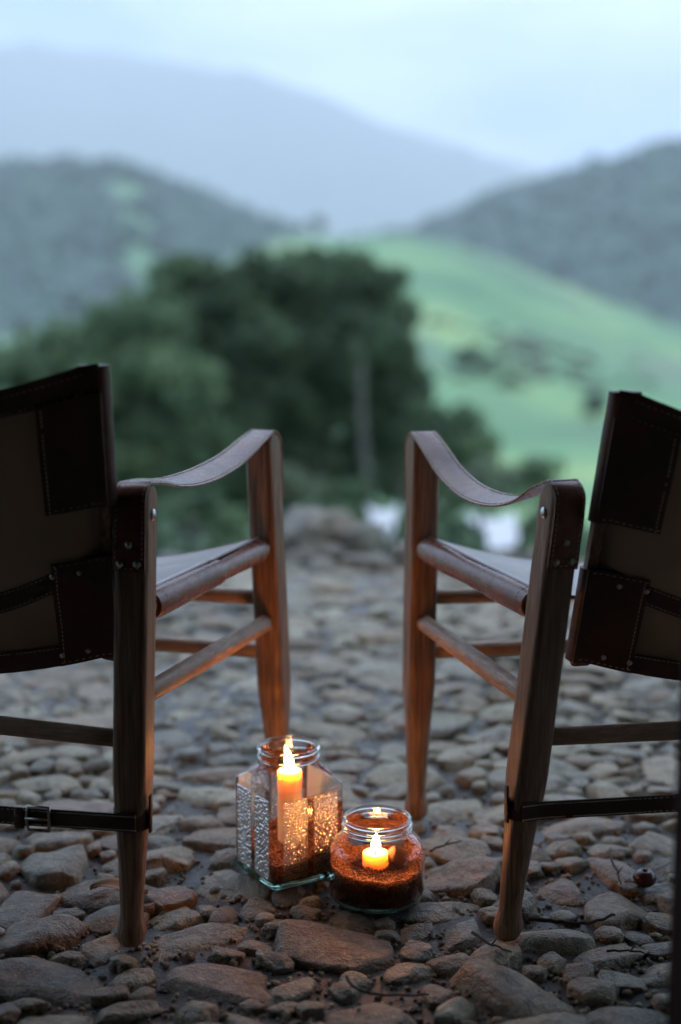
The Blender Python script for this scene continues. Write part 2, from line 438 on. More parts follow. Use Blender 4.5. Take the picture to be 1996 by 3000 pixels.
# ------------------------------------------------------------------ terrain (structure)
def interp(tbl, u):
    if u <= tbl[0][0]: return tbl[0][1]
    for (a, p), (b, q) in zip(tbl, tbl[1:]):
        if u <= b:
            t = (u - a) / (b - a); t = t * t * (3 - 2 * t) * 0.5 + t * 0.5
            return p + (q - p) * t
    return tbl[-1][1]
def sm(t): t = max(0.0, min(1.0, t)); return t * t * (3 - 2 * t)
FIELD = [(-1500, 1040), (0, 985), (300, 930), (600, 800), (750, 722), (870, 692), (1000, 700), (1150, 686), (1300, 702), (1450, 752), (1600, 820), (1800, 895), (1996, 965), (2600, 1000), (3500, 1000)]
CREST = 470.0
def ground_z(x, y):
    r = math.hypot(x, y); a = math.atan2(x, y)
    if abs(a) > R(75): zc = -20.0
    else:
        u = 998 + FPX * math.tan(max(-R(50), min(R(50), a))); zc = CAM_H + CREST * elev(interp(FIELD, u))
    n = noise.noise((x * 0.02, y * 0.02, 3.3)) * min(1, r / 150) * 1.4
    fall = -0.25 - 0.7 * sm((r - 4.0) / 1.2) - 0.155 * max(0, min(r, 120) - 5.2)
    fall *= 1.0
    front = sm((math.cos(a) + 0.15) / 0.45)
    zf = fall if r < 120 else fall
    t = sm((r - 110) / (CREST - 110)); t = t * 0.75 + 0.25 * max(0, min(1, (r - 110) / (CREST - 110)))
    z = zf + (zc - zf) * t
    if r > CREST: z = zc - 45 * sm((r - CREST) / 260)
    z += n
    return z * front + (-0.25 - 0.02 * r) * (1 - front)
def build_ground():
    rs = [0.0, 2.0, 4.0, 4.6, 5.0, 5.4, 5.8, 6.5, 7.5, 9, 11, 13, 16, 19, 23, 28, 34, 42, 52, 64, 80, 95, 110, 125, 145, 165] + [165 + 17.5 * k for k in range(1, 42)] + [1000, 1300, 1800, 2600, 3300, 4500, 5800]
    angs = [R(-30 + 0.75 * k) for k in range(81)]
    angs += [R(30 + 6 * k) for k in range(1, 50)]
    V, F = [], []; n = len(angs)
    for r in rs:
        for a in angs:
            x, y = r * math.sin(a), r * math.cos(a); V.append((x, y, ground_z(x, y)))
    for i in range(len(rs) - 1):
        for j in range(n):
            k = (j + 1) % n; F.append((i * n + j, i * n + k, (i + 1) * n + k, (i + 1) * n + j))
    m = mat_ground('meadow', [(0.3, (.085, .175, .095)), (0.5, (.14, .26, .13)), (0.68, (.29, .39, .15))], 0.02,
                   [(0.3, (.09, .13, .10)), (0.7, (.17, .20, .15))], 0.011, 0.85, (0.48, 0.62), (40, 10, 0))
    o = mesh_obj('ground', V, F, m); tag(o, 'green meadow slope rising beyond the trees', kind='structure')
build_ground()

def hill(name, ridge, r_ridge, r_foot, r_back, u0, u1, mat, label, amp, zfoot=-45, nu=150, clear=None):
    V, F, MD = [], [], []; nr = 46
    def zz(u, r):
        a = math.atan((u - 998) / FPX); x, y = r * math.sin(a), r * math.cos(a)
        zc = CAM_H + r_ridge * elev(interp(ridge, u)) * math.cos(a)
        zc += amp * noise.fractal((x * 0.012, y * 0.012, 1.7), 1.0, 2.0, 4)
        if r <= r_ridge: t = (r - r_foot) / (r_ridge - r_foot); z = zfoot + (zc - zfoot) * (sm(t) * 0.5 + 0.5 * t)
        else: z = zc - (zc - zfoot) * sm((r - r_ridge) / (r_back - r_ridge))
        z += amp * 0.8 * noise.fractal((x * 0.03, y * 0.03, 5.1), 1.0, 2.0, 3) * sm((r - r_foot) / 150)
        e = min(1, (u - u0) / 400, (u1 - u) / 400); z = zfoot + (z - zfoot) * sm(e)
        return Vector((x, y, z))
    for i in range(nr + 1):
        r = r_foot + (r_back - r_foot) * i / nr
        for j in range(nu + 1):
            u = u0 + (u1 - u0) * j / nu; V.append(zz(u, r)); MD.append(clear(u, r, V[-1]) if clear else 0.0)
    for i in range(nr):
        for j in range(nu):
            a = i * (nu + 1) + j; F.append((a, a + 1, a + nu + 2, a + nu + 1))
    o = mesh_obj(name, V, F, mat); tag(o, label, kind='structure')
    a_ = o.data.attributes.new('meadow', 'FLOAT', 'POINT'); a_.data.foreach_set('value', np.array(MD, dtype=np.float32)); return zz
def clL(u, r, p):
    d = noise.noise((p.x * 0.008, p.y * 0.008, 9.0)); e = noise.noise((p.x * 0.03, p.y * 0.03, 2.0))
    k = 1 - abs(u - 385 - (850 - r) * .22) / (100 + 50 * d)
    k = sm(k * 1.15 + e * .9) * sm((900 - r) / 60)
    return min(1.0, max(k, sm((d + .35 * e - .10) * 4) * .8))
def clR(u, r, p): return sm((noise.noise((p.x * 0.01, p.y * 0.01, 4.0)) - .22) * 4) * .7
wood_stops = [(0.3, (.022, .045, .022)), (0.7, (.05, .085, .04))]
def mat_hill(name, w0, w1, g0, g1):
    t = NT(name); g = t.n('ShaderNodeNewGeometry'); v = g.outputs['Position']; n = t.noise(v, 0.03, 5, 0.6)
    at_ = t.n('ShaderNodeAttribute'); at_.attribute_name = 'meadow'
    t.pbr(t.mix(at_.outputs['Fac'], t.ramp(n, [(0.35, w0), (0.65, w1)]), t.ramp(n, [(0.35, g0), (0.65, g1)])), 0.9, None, Specular_IOR_Level=0.1); return t.m
m_left = mat_hill('left_hill_ground', (.02, .05, .03), (.045, .08, .045), (.09, .18, .10), (.17, .27, .15))
m_right = mat_hill('right_hill_ground', (.018, .04, .028), (.035, .06, .038), (.09, .13, .09), (.13, .17, .11))
m_mtn = mat_ground('mountain_ground', [(0.3, (.06, .085, .065)), (0.7, (.11, .13, .10))], 0.002)
LEFT = [(-2200, 700), (-600, 560), (0, 500), (150, 482), (330, 478), (450, 506), (560, 545), (700, 592), (780, 630), (850, 668), (950, 730), (1300, 900), (1900, 1000)]
RIGHT = [(300, 1000), (800, 800), (1000, 718), (1100, 700), (1180, 672), (1300, 620), (1450, 548), (1600, 505), (1750, 470), (1900, 440), (1996, 420), (2600, 330), (4200, 400)]
MTN = [(-3500, 700), (-1500, 160), (-600, 110), (0, 125), (300, 150), (700, 205), (900, 265), (1150, 372), (1300, 425), (1500, 482), (1750, 540), (2400, 640), (4500, 720)]
LEFT = [(u, v + 36) for u, v in LEFT]; RIGHT = [(u, v + 36) for u, v in RIGHT]
zl = hill('hill', LEFT, 860, 440, 1350, -2200, 1900, m_left, 'wooded hill at left with a pale green clearing', 5.0, nu=240, clear=clL)
zr = hill('hill', RIGHT, 960, 560, 1500, 300, 4200, m_right, 'dark wooded hill rising at right', 5.0, nu=240, clear=clR)
hill('mountain', MTN, 4500, 3300, 5600, -3500, 4500, m_mtn, 'far pale mountain fading into the haze', 16.0, -60)

# woodland masses on the two hills (uncountable, one object each)
def ico(sub):
    import bmesh
    bm = bmesh.new(); bmesh.ops.create_icosphere(bm, subdivisions=sub, radius=1.0)
    V = np.array([v.co[:] for v in bm.verts]); F = np.array([[v.index for v in f.verts] for f in bm.faces]); bm.free(); return V, F
def mass(name, V, F, mat, tone, parent=None, label=None, smooth=True):
    """V (n,k,3) copies of a k-vertex tri mesh F, world coordinates"""
    n, k = V.shape[:2]; off = np.array(world_loc(parent))
    me = bpy.data.meshes.new(name)
    me.vertices.add(n * k); me.vertices.foreach_set('co', (V.reshape(-1, 3) - off).astype(np.float32).ravel())
    idx = (F[None] + (np.arange(n) * k)[:, None, None]).reshape(-1)
    me.loops.add(len(idx)); me.loops.foreach_set('vertex_index', idx.astype(np.int32))
    nf = len(idx) // 3; me.polygons.add(nf); me.polygons.foreach_set('loop_start', np.arange(0, 3 * nf, 3, dtype=np.int32))
    me.update(calc_edges=True)
    a = me.attributes.new('tone', 'FLOAT', 'FACE'); a.data.foreach_set('value', np.repeat(tone, len(F)).astype(np.float32))
    if smooth: me.shade_smooth()
    me.materials.append(mat); o = bpy.data.objects.new(name, me); COL.objects.link(o); o.parent = parent
    tag(o, label, kind='stuff'); return o
M['wood_far'] = mat_leaf('woodland_crowns', (.010, .036, .028), (.030, .080, .055), 0.1)
I1V, I1F = ico(1)
def woodland(zz, u0, u1, r0, r1, n, clear, label):
    Vs, T = [], []
    while len(Vs) < n:
        u = rng.uniform(u0, u1); r = rng.uniform(r0, r1)
        p = zz(u, r)
        if rng.random() < clear(u, r, p): continue
        s = rng.uniform(3.0, 7.5)
        Vs.append(I1V * np.array([s, s, s * rng.uniform(.8, 1.3)]) * nrng.uniform(.8, 1.2, (len(I1V), 1)) + np.array(p) + np.array([0, 0, s * .5])); T.append(rng.random())
    mass('woodland', np.array(Vs), I1F, M['wood_far'], np.array(T), None, label)
woodland(zl, -700, 900, 500, 900, 2600, clL, 'blue green woods covering the left hill')
woodland(zr, 950, 2700, 640, 1000, 3200, clR, 'dark woods covering the right hill')

# ------------------------------------------------------------------ haze: even air round everything
def build_haze():
    b = MB(); b.box((0, 2000, 360), (11000, 8000, 1040))
    t = NT('haze_air'); t.t.nodes.remove(t.out); t.out = t.n('ShaderNodeOutputMaterial')
    pv = t.n('ShaderNodeVolumePrincipled'); pv.inputs['Color'].default_value = (.84, .90, 1.0, 1)
    pv.inputs['Density'].default_value = 0.00030
    pv.inputs['Anisotropy'].default_value = 0.1
    t.l(pv.outputs[0], t.out.inputs['Volume'])
    o = b.build('haze', t.m, None, smooth=False); o['kind'] = 'stuff'; o['label'] = 'pale blue evening haze in the valley air'
build_haze()

# ------------------------------------------------------------------ trees and shrubs
def crown_quads(clumps, per, leaf, seed):
    g = np.random.default_rng(seed); out, tone = [], []
    for (c, rad, ton) in clumps:
        n = int(per * rad ** 2)
        d = g.normal(size=(n, 3)); d /= np.linalg.norm(d, axis=1)[:, None]
        rr = rad * g.uniform(0.35, 1.0, n) ** 0.6
        p = np.array(c) + d * rr[:, None] * np.array([1, 1, .8])
        nrm = d + g.normal(scale=.7, size=(n, 3)); nrm /= np.linalg.norm(nrm, axis=1)[:, None]
        a = np.cross(nrm, g.normal(size=(n, 3))); a /= np.linalg.norm(a, axis=1)[:, None]; b = np.cross(nrm, a)
        s = leaf * g.uniform(.6, 1.3, n)[:, None]
        out.append(np.stack([p - a * s, p - b * s * .45, p + a * s, p + b * s * .45], axis=1))
        tone.append(np.clip(ton + g.normal(scale=.18, size=n), 0, 1))
    return np.concatenate(out), np.concatenate(tone)
M['bark'] = mat_plain('grey_bark', (.075, .078, .07), 0.9)
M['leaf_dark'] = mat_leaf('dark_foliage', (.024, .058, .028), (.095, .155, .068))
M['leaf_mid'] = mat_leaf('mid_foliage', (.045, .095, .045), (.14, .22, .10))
M['leaf_grey'] = mat_leaf('grey_green_foliage', (.05, .075, .045), (.14, .19, .11))
def tree(Y, blobs, mat, label, trunks, group='trees beyond the patio', leaf=0.085, per=900, seed=1, name='broadleaf_tree'):
    """blobs: (u, v, radius px, depth offset) lumps of the crown"""
    g = random.Random(seed)
    bu = sum(b[0] for b in blobs) / len(blobs); X = at(bu, 1500, Y).x; z0 = ground_z(X, Y)
    root = empty(name, (X, Y, z0), label, 'tree', group)
    clumps = []
    for (u, v, rp, dy) in blobs:
        c = at(u, v, Y + dy); rad = rp / FPX * Y
        for k in range(22):
            d = Vector((g.gauss(0, 1), g.gauss(0, 1), g.gauss(0, 1))).normalized() * rad * g.uniform(.15, .95)
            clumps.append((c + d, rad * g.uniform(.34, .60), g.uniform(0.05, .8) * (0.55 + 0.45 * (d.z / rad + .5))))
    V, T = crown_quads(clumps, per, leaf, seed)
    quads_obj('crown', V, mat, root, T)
    for (ub, vt, rad, lean, dy) in trunks:
        top = at(ub + lean, vt, Y + dy); bx = at(ub, 1500, Y + dy).x; bz = ground_z(bx, Y + dy) - .1
        b = MB(); pts = [];rd = []
        for k in range(9):
            t = k / 8; p = Vector((bx, Y + dy, bz)).lerp(top, t) + Vector((math.sin(t * 5 + ub) * .06, math.cos(t * 4 + ub) * .06, 0)); pts.append(p); rd.append(rad * (1.25 - .8 * t))
        b.tube(pts, rd, 9)
        for k in range(5 if lean > 5 else 0):
            p = pts[5 + k % 4]; e = p + Vector((g.uniform(-.7, .7), g.uniform(-.4, .4), g.uniform(.3, .8)))
            m = p.lerp(e, .5) + Vector((0, 0, .06)); b.tube([p, m, e], [rad * .5, rad * .3, rad * .1], 6)
        b.build('trunk', M['bark'], root)
    return root
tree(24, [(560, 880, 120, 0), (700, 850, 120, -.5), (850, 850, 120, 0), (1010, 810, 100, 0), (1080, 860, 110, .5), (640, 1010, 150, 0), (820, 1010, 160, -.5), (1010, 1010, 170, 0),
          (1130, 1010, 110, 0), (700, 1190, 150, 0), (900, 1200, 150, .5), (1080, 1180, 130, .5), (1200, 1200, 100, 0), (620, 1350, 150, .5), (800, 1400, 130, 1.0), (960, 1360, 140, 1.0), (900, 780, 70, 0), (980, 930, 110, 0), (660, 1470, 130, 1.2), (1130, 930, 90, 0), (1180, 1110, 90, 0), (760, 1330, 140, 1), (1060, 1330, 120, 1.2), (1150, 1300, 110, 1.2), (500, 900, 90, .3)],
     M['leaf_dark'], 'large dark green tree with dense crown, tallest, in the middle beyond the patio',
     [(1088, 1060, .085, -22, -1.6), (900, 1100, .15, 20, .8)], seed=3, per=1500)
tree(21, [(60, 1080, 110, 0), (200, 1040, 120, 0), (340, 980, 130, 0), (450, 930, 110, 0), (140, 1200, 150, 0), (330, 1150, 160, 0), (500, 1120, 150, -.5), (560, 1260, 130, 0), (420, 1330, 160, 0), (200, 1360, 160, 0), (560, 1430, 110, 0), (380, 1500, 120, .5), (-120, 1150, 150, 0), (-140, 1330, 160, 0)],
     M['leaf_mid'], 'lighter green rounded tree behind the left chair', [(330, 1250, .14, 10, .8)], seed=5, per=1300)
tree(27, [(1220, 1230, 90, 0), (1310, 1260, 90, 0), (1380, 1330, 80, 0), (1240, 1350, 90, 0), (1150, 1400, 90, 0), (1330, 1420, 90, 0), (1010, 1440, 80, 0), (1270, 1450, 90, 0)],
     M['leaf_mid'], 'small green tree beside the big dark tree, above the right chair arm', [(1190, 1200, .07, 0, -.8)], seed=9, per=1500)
def undergrowth():
    g = random.Random(77); cl = []
    for k in range(420):
        y = g.uniform(7.0, 19.0); x = g.uniform(-.34, .34) * y * 1.1; z = ground_z(x, y)
        hh = at(998, 1560 + 60 * noise.noise((x * .8, y * .5, 2)), y).z - z
        if hh < .15: continue
        up = 998 + FPX * x / y
        if y < 10 and (abs(up - 1130) < 110 or abs(up - 1460) < 120): continue
        cl.append((Vector((x, y, z + hh * g.uniform(.2, .85))), min(.5, .15 + hh * .25), g.random() * .8))
    V, T = crown_quads(cl, 700, .07, 78); o = quads_obj('undergrowth', V, M['leaf_dark'], None, T); tag(o, 'dark bushy undergrowth on the slope below the patio', kind='stuff')
undergrowth()
def shrub(u, v, rp, Y, mat, label, seed, leaf=.045, per=2600):
    g = random.Random(seed); c = at(u, v, Y); rad = rp / FPX * Y; clumps = []
    for k in range(14):
        d = Vector((g.gauss(0, 1), g.gauss(0, 1), g.gauss(0, .8))).normalized() * rad * g.uniform(.3, .8)
        clumps.append((c + d, rad * g.uniform(.3, .5), g.uniform(0, 1)))
    z0 = ground_z(c.x, Y)
    root = empty('shrub', (c.x, Y, z0), label, 'shrub', 'shrubs below the patio edge')
    V, T = crown_quads(clumps, per, leaf, seed); quads_obj('foliage', V, mat, root, T)
    b = MB()
    for k in range(5):
        e = c + Vector((g.uniform(-.5, .5) * rad, g.uniform(-.5, .5) * rad, 0)); b.tube([(c.x + g.uniform(-.1, .1), Y, z0 - .05), ((c.x + e.x) / 2, Y, (z0 + e.z) / 2), e], [.03, .02, .008], 6)
    b.build('stem', M['bark'], root)
for a in [(1420, 1420, 110, 14, M['leaf_grey'], 'pale grey green shrub seen above the right leather armrest', 21),
          (1560, 1400, 110, 15, M['leaf_mid'], 'green shrub just left of the right chair backrest', 22),
          (1620, 1540, 90, 11, M['leaf_dark'], 'dark low shrub behind the right chair rear post', 23),
          (880, 1420, 100, 16, M['leaf_grey'], 'grey green shrub seen right of the left chair front post', 24),
          (560, 1500, 110, 10, M['leaf_dark'], 'dark shrub seen above the left chair seat', 25),
          (930, 1520, 80, 9, M['leaf_dark'], 'dark low shrub behind the rubble mound', 26),
          (1340, 1640, 90, 8, M['leaf_dark'], 'dark shrub seen between seat and rail of the right chair', 27),
          (1040, 1490, 90, 14, M['leaf_mid'], 'green shrub seen between the two chairs', 28), (640, 1520, 110, 13, M['leaf_mid'], 'green shrub seen under the left armrest strap', 29)]:
    shrub(*a)
def far_tree(u, v, rp, Y, label, seed):
    g = random.Random(seed); c = at(u, v, Y); z0 = ground_z(c.x, c.y); rad = rp / FPX * Y; c.z = z0 + rad * 1.0
    root = empty('field_tree', (c.x, c.y, z0), label, 'tree', 'trees out on the meadow')
    clumps = [(c + Vector((g.uniform(-1, 1), g.uniform(-1, 1), g.uniform(-.6, .8))) * rad * .6, rad * g.uniform(.35, .55), g.random()) for k in range(12)]
    V, T = crown_quads(clumps, 260, rad * .09, seed); quads_obj('crown', V, M['leaf_dark'], root, T)
    b = MB(); b.tube([(c.x, c.y, z0 - .3), (c.x, c.y, c.z)], [rad * .09, rad * .05], 7); b.build('trunk', M['bark'], root)
for a in [(1370, 1080, 50, 210, 'dark round tree standing highest on the green meadow', 31), (1440, 1090, 32, 215, 'smaller dark tree just right of the highest meadow tree', 34), (1490, 1130, 30, 205, 'lower small dark tree between two meadow trees', 32), (1745, 1240, 52, 190, 'dark tree on the meadow beside the right chair backrest', 33)]:
    far_tree(*a)
def scrub():
    g = random.Random(91); Vs, T = [], []
    for k in range(150):
        u = g.gauss(1600, 130); r = g.uniform(205, 290); a = math.atan((u - 998) / FPX); x, y = r * math.sin(a), r * math.cos(a)
        if noise.noise((x * .05, y * .05, 1.1)) < -.05: continue
        sz = g.uniform(.5, 1.7); Vs.append(I1V * np.array([sz * 1.3, sz, sz * .6]) * nrng.uniform(.8, 1.2, (len(I1V), 1)) + np.array([x, y, ground_z(x, y) + sz * .2])); T.append(g.random())
    mass('scrub', np.array(Vs), I1F, M['leaf_grey'], np.array(T), None, 'low grey green scrub scattered across the meadow')
scrub()
def ridge_tree(u, Y, h, label, seed):
    g = random.Random(seed); a = math.atan((u - 998) / FPX); x, y = Y * math.sin(a), Y * math.cos(a); z0 = ground_z(x, y)
    root = empty('ridge_tree', (x, y, z0), label, 'tree', 'trees on the saddle ridge')
    clumps = [(Vector((x + g.uniform(-.3, .3) * h, y, z0 + h * g.uniform(.35, .9))), h * g.uniform(.16, .28), g.random()) for k in range(9)]
    V, T = crown_quads(clumps, 160, h * .05, seed); quads_obj('crown', V, M['leaf_dark'], root, T)
    b = MB(); b.tube([(x, y, z0 - .3), (x, y, z0 + h * .6)], [h * .04, h * .02], 6); b.build('trunk', M['bark'], root)
ridge_tree(932, 460, 6.5, 'taller lone tree standing on the saddle between the hills', 41)
ridge_tree(885, 462, 4, 'smaller tree left of the lone saddle tree', 42)

# white canvas chairs on the terrace below
def sling_chair(u, v, Y, w, label, seed, hf, tap):
    lean = 0.0
    c = at(u, v, Y); g = random.Random(seed); z0 = ground_z(c.x, Y)
    root = empty('canvas_chair', (c.x, Y, z0), label, 'chair', 'white canvas chairs below the patio')
    b = MB(); h = c.z
    def f(a, t, off):
        x = (a - .5) * w * (1 - tap + tap * t); y = .38 * t + .1 * (a - .5) ** 2 * 4 * t - off
        z = (t - .5) * w * hf + .12 * w * (abs(a - .5) * 2) ** 1.5 * t - .12 * w * (1 - (2 * a - 1) ** 2) * (1 - t)
        x += lean * t * w
        return Vector((c.x + x, Y + y, h + z))
    b.slab(f, 10, 10, .01); b.build('sling', M['white_canvas'], root)
    for sx in (-1, 1):
        b = MB(); b.tube([(c.x + sx * w * .3, Y + .3, z0 - .02), (c.x + sx * w * .1, Y - .1, (h + z0) / 2), (c.x + sx * w * .48 + lean * w, Y - .25, h + w * .55)], .014, 8); b.build('leg', M['frame_paint'], root)
        b = MB(); b.tube([(c.x - sx * w * .35, Y - .45, z0 - .02), (c.x + sx * w * .05, Y, (h + z0) / 2 + .05), (c.x + sx * w * .3, Y + .4, h - w * .1)], .014, 8); b.build('leg', M['frame_paint'], root)
sling_chair(1128, 1575, 9, .23, 'white canvas sling chair glimpsed left of the right chair front post', 1, 1.0, .85)
sling_chair(1460, 1572, 9, .32, 'white canvas sling chair glimpsed above the right chair seat', 2, .30, .15)

# ------------------------------------------------------------------ patio: mortar bed and cobbles
def mortar_z(x, y):
    return -0.011 + 0.007 * noise.noise((x * 6, y * 6, 0.5)) + 0.004 * noise.noise((x * 22, y * 22, 2.5)) + 0.02 * noise.noise((x * 1.3, y * 1.3, 7.7)) * sm((y - 2.3) / 1.0)
def build_patio():
    xs = list(np.arange(-3.6, -1.1, .05)) + list(np.arange(-1.1, 1.1, .0125)) + list(np.arange(1.1, 3.61, .05)); ys = list(np.arange(-.2, 1.3, .05)) + list(np.arange(1.3, 3.2, .0125)) + list(np.arange(3.2, 4.16, .025))
    nx, ny = len(xs) - 1, len(ys) - 1; V, F = [], []
    for j, y in enumerate(ys):
        for i, x in enumerate(xs):
            z = mortar_z(x, y) + .0035 * noise.noise((x * 60, y * 60, 8.5)) + .002 * noise.noise((x * 120, y * 120, 3.5))
            if i in (0, nx) or j in (0, ny): z = -0.75
            V.append((x, y, z))
    for j in range(ny):
        for i in range(nx):
            a = j * (nx + 1) + i; F.append((a, a + 1, a + nx + 2, a + nx + 1))
    o = mesh_obj('patio', V, F, M['mortar']); return tag(o, 'patio of rounded cobbles set in grey mortar', kind='structure')
patio = build_patio()
CONTACT = []   # (x, y, r): things stand here, stones below stay level
def stone_mesh(sub, seed):
    V, F = ico(sub); g = random.Random(seed)
    o1 = Vector((g.uniform(0, 50), g.uniform(0, 50), g.uniform(0, 50))); W = np.empty_like(V)
    p = g.uniform(2.4, 3.2); planes = []
    for k in range(g.randint(4, 7)):
        d = Vector((g.gauss(0, 1), g.gauss(0, 1), g.gauss(0, .5) + .35)).normalized(); planes.append((d, g.uniform(.66, .9)))
    for i, v in enumerate(V):
        q = Vector(v); q = Vector([math.copysign(abs(c) ** (2 / p * 1.0), c) for c in q])
        k = 1 + .30 * noise.noise(q * 1.2 + o1) + .09 * noise.noise(q * 2.6 + o1) + .035 * noise.noise(q * 6 + o1)
        q = q * k
        for d, h in planes:
            e = q.dot(d) - h
            if e > 0: q = q - d * e * .85
        q += Vector(v) * .018 * noise.noise(q * 13 + o1)
        W[i] = q
    W[:, 2] = np.where(W[:, 2] > .32, .32 + (W[:, 2] - .32) * .34, W[:, 2])
    W[:, :2] /= np.abs(W[:, :2]).max(axis=0); W[:, 2] /= W[:, 2].max()
    return W, F
def pack():
    cell = .09; grid = {}; out = []
    def circles(x, y, a, hl, r):
        n = 3 if hl > .012 else 1
        return [(x + math.cos(a) * hl * (k - (n - 1) / 2) * (2 / (n - 1) if n > 1 else 0), y + math.sin(a) * hl * (k - (n - 1) / 2) * (2 / (n - 1) if n > 1 else 0), r) for k in range(n)]
    def free(cs, gap):
        for x, y, r in cs:
            ix, iy = int(x // cell), int(y // cell)
            for i in range(ix - 2, ix + 3):
                for j in range(iy - 2, iy + 3):
                    for (X, Y, Rr) in grid.get((i, j), ()):
                        if (X - x) ** 2 + (Y - y) ** 2 < (r + Rr + gap) ** 2: return False
        return True
    g = random.Random(11)
    phases = [(1500, .034, .046, .012, .045), (16000, .023, .034, .008, .036), (50000, .016, .024, .0, .026), (90000, .010, .016, .0, .016)]
    for n, r0, r1, h0, h1 in phases:
        for _ in range(n):
            x = g.uniform(-3.4, 3.4); y = g.uniform(1.05, 4.1); r = g.uniform(r0, r1); hl = g.uniform(h0, h1)
            a = g.gauss(0, .65)
            if abs(x) > .35 + y * .30 and r < .016: continue
            cs = circles(x, y, a, hl, r)
            if free(cs, .0005 + .003 * g.random()):
                for c in cs: grid.setdefault((int(c[0] // cell), int(c[1] // cell)), []).append(c)
                out.append((x, y, a, hl + r, r))
    return out
def place_stones():
    stones = pack(); g = random.Random(13)
    hi = [stone_mesh(4, 100 + k) for k in range(16)]; lo = [stone_mesh(2, 300 + k) for k in range(10)]
    him = []
    for k, (V, F) in enumerate(hi):
        me = bpy.data.meshes.new('cobble'); me.from_pydata(V.tolist(), [], F.tolist()); me.shade_smooth(); me.materials.append(M['stone_o']); him.append(me)
    def size(s):
        x, y, a, L_, r = s
        if abs(x) > .04 + .235 * y: return 0
        return L_ * r / y ** 3
    order = sorted(range(len(stones)), key=lambda i: -size(stones[i]))
    T = {}
    buf = {k: ([], []) for k in range(len(lo))}
    off = world_loc(patio)
    for rank, i in enumerate(order):
        x, y, a, Lh, r = stones[i]
        top = g.uniform(-0.004, 0.012) * min(1, r / .032) + 0.012 * noise.noise((x * 1.5, y * 1.5, 4.4)) * sm((y - 1.9) / .6)
        top += mortar_z(x, y) + .011
        hz = r * g.uniform(.65, 1.0)
        for cx, cy_, cr_ in CONTACT:
            if math.hypot(x - cx, y - cy_) < cr_ + Lh * .8: top = min(top, -0.002)
        tilt = (g.gauss(0, .13), g.gauss(0, .11)); yaw = a + (math.pi if g.random() < .5 else 0)
        sx, sy = Lh * 1.22, r * 1.30
        if rank < 300:
            o = bpy.data.objects.new('cobble', him[i % len(him)]); COL.objects.link(o); o.parent = patio
            o.location = Vector((x, y, top - hz)) - off; o.rotation_euler = (tilt[0], tilt[1], yaw); o.scale = (sx, sy, hz)
        else:
            Mx = np.array(Matrix.Rotation(yaw, 3, 'Z') @ Matrix.Rotation(tilt[0], 3, 'X') @ Matrix.Rotation(tilt[1], 3, 'Y') @ Matrix.Diagonal((sx, sy, hz)))
            k = i % len(lo); buf[k][0].append(lo[k][0] @ Mx.T + np.array([x, y, top - hz])); buf[k][1].append(g.random())
    V = np.concatenate([np.array(b[0]) for b in buf.values()]); tone = np.concatenate([np.array(b[1]) for b in buf.values()])
    o = mass('cobble', V, lo[0][1], M['stone_a'], tone, patio)
    # grit pressed into the joints
    V0, F0 = ico(1); n = 9000; gr = np.random.default_rng(21)
    y = 1.3 + 2.0 * gr.random(n) ** 1.4; x = gr.uniform(-1, 1, n) * (.06 + .27 * y); sz = gr.uniform(.0016, .0050, n) * (1 + .8 * (gr.random(n) > .93))
    z = np.array([mortar_z(a, b) for a, b in zip(x, y)])
    Vg = V0[None] * (sz[:, None, None] * gr.uniform(.7, 1.3, (n, 1, 3))) * gr.uniform(.8, 1.2, (n, len(V0), 1)) + np.column_stack([x, y, z + sz * .25])[:, None, :]
    mass('grit', Vg, F0, M['stone_a'], gr.random(n), patio)

# ------------------------------------------------------------------ rubble wall at the far edge
def rubble():
    root = empty('rubble_wall', (0, 4.1, -.02), 'low rough rubble wall of loose rocks along the far patio edge', 'wall')
    g = random.Random(5); ms = []
    for k in range(8):
        V, F = stone_mesh(3, 500 + k); me = bpy.data.meshes.new('rock'); me.from_pydata(V.tolist(), [], F.tolist()); me.shade_smooth(); me.materials.append(M['rock']); ms.append(me)
    items = []
    for k in range(70):
        x = -3.2 + 6.4 * k / 69 + g.uniform(-.03, .03); items.append((x, 4.10 + g.uniform(-.06, .08), g.uniform(.05, .08), -.045))
    for k in range(44):
        x = -3.2 + 6.4 * k / 43 + g.uniform(-.04, .04); items.append((x, 4.25 + g.uniform(-.04, .08), g.uniform(.07, .11), -.13))
    pts = []
    for k in range(4000):
        u, v = g.uniform(845, 1200), g.uniform(1560, 1720)
        if u > 1065 and u < 1190 and v < 1640: continue
        if v < 1560 + 55 * abs(math.sin((u - 860) / 75)): continue
        if all((u - a_) ** 2 + ((v - b_) * 1.15) ** 2 > 66 ** 2 for a_, b_ in pts): pts.append((u, v))
    for u, v in pts:
        y = 4.34 - .36 * (v - 1560) / 160; p = at(u, v, y); s = g.uniform(.036, .050); items.append((p.x, y, s, p.z - s * .75))
    for k in range(40):
        u = g.uniform(850, 1065); items.append((at(u, 1700, 4.5).x, 4.5 + g.uniform(-.08, .1), g.uniform(.06, .09), g.uniform(-.12, .03)))
    for x, y, s, z in items:
        o = bpy.data.objects.new('rock', ms[g.randrange(8)]); COL.objects.link(o); o.parent = root
        o.location = Vector((x, y, z + .02)) - root.location; o.rotation_euler = (g.uniform(-.4, .4), g.uniform(-.5, .5), g.uniform(0, 6.3)); o.scale = (s * g.uniform(.9, 1.3), s * g.uniform(.7, 1), s * g.uniform(.6, .95))
rubble()

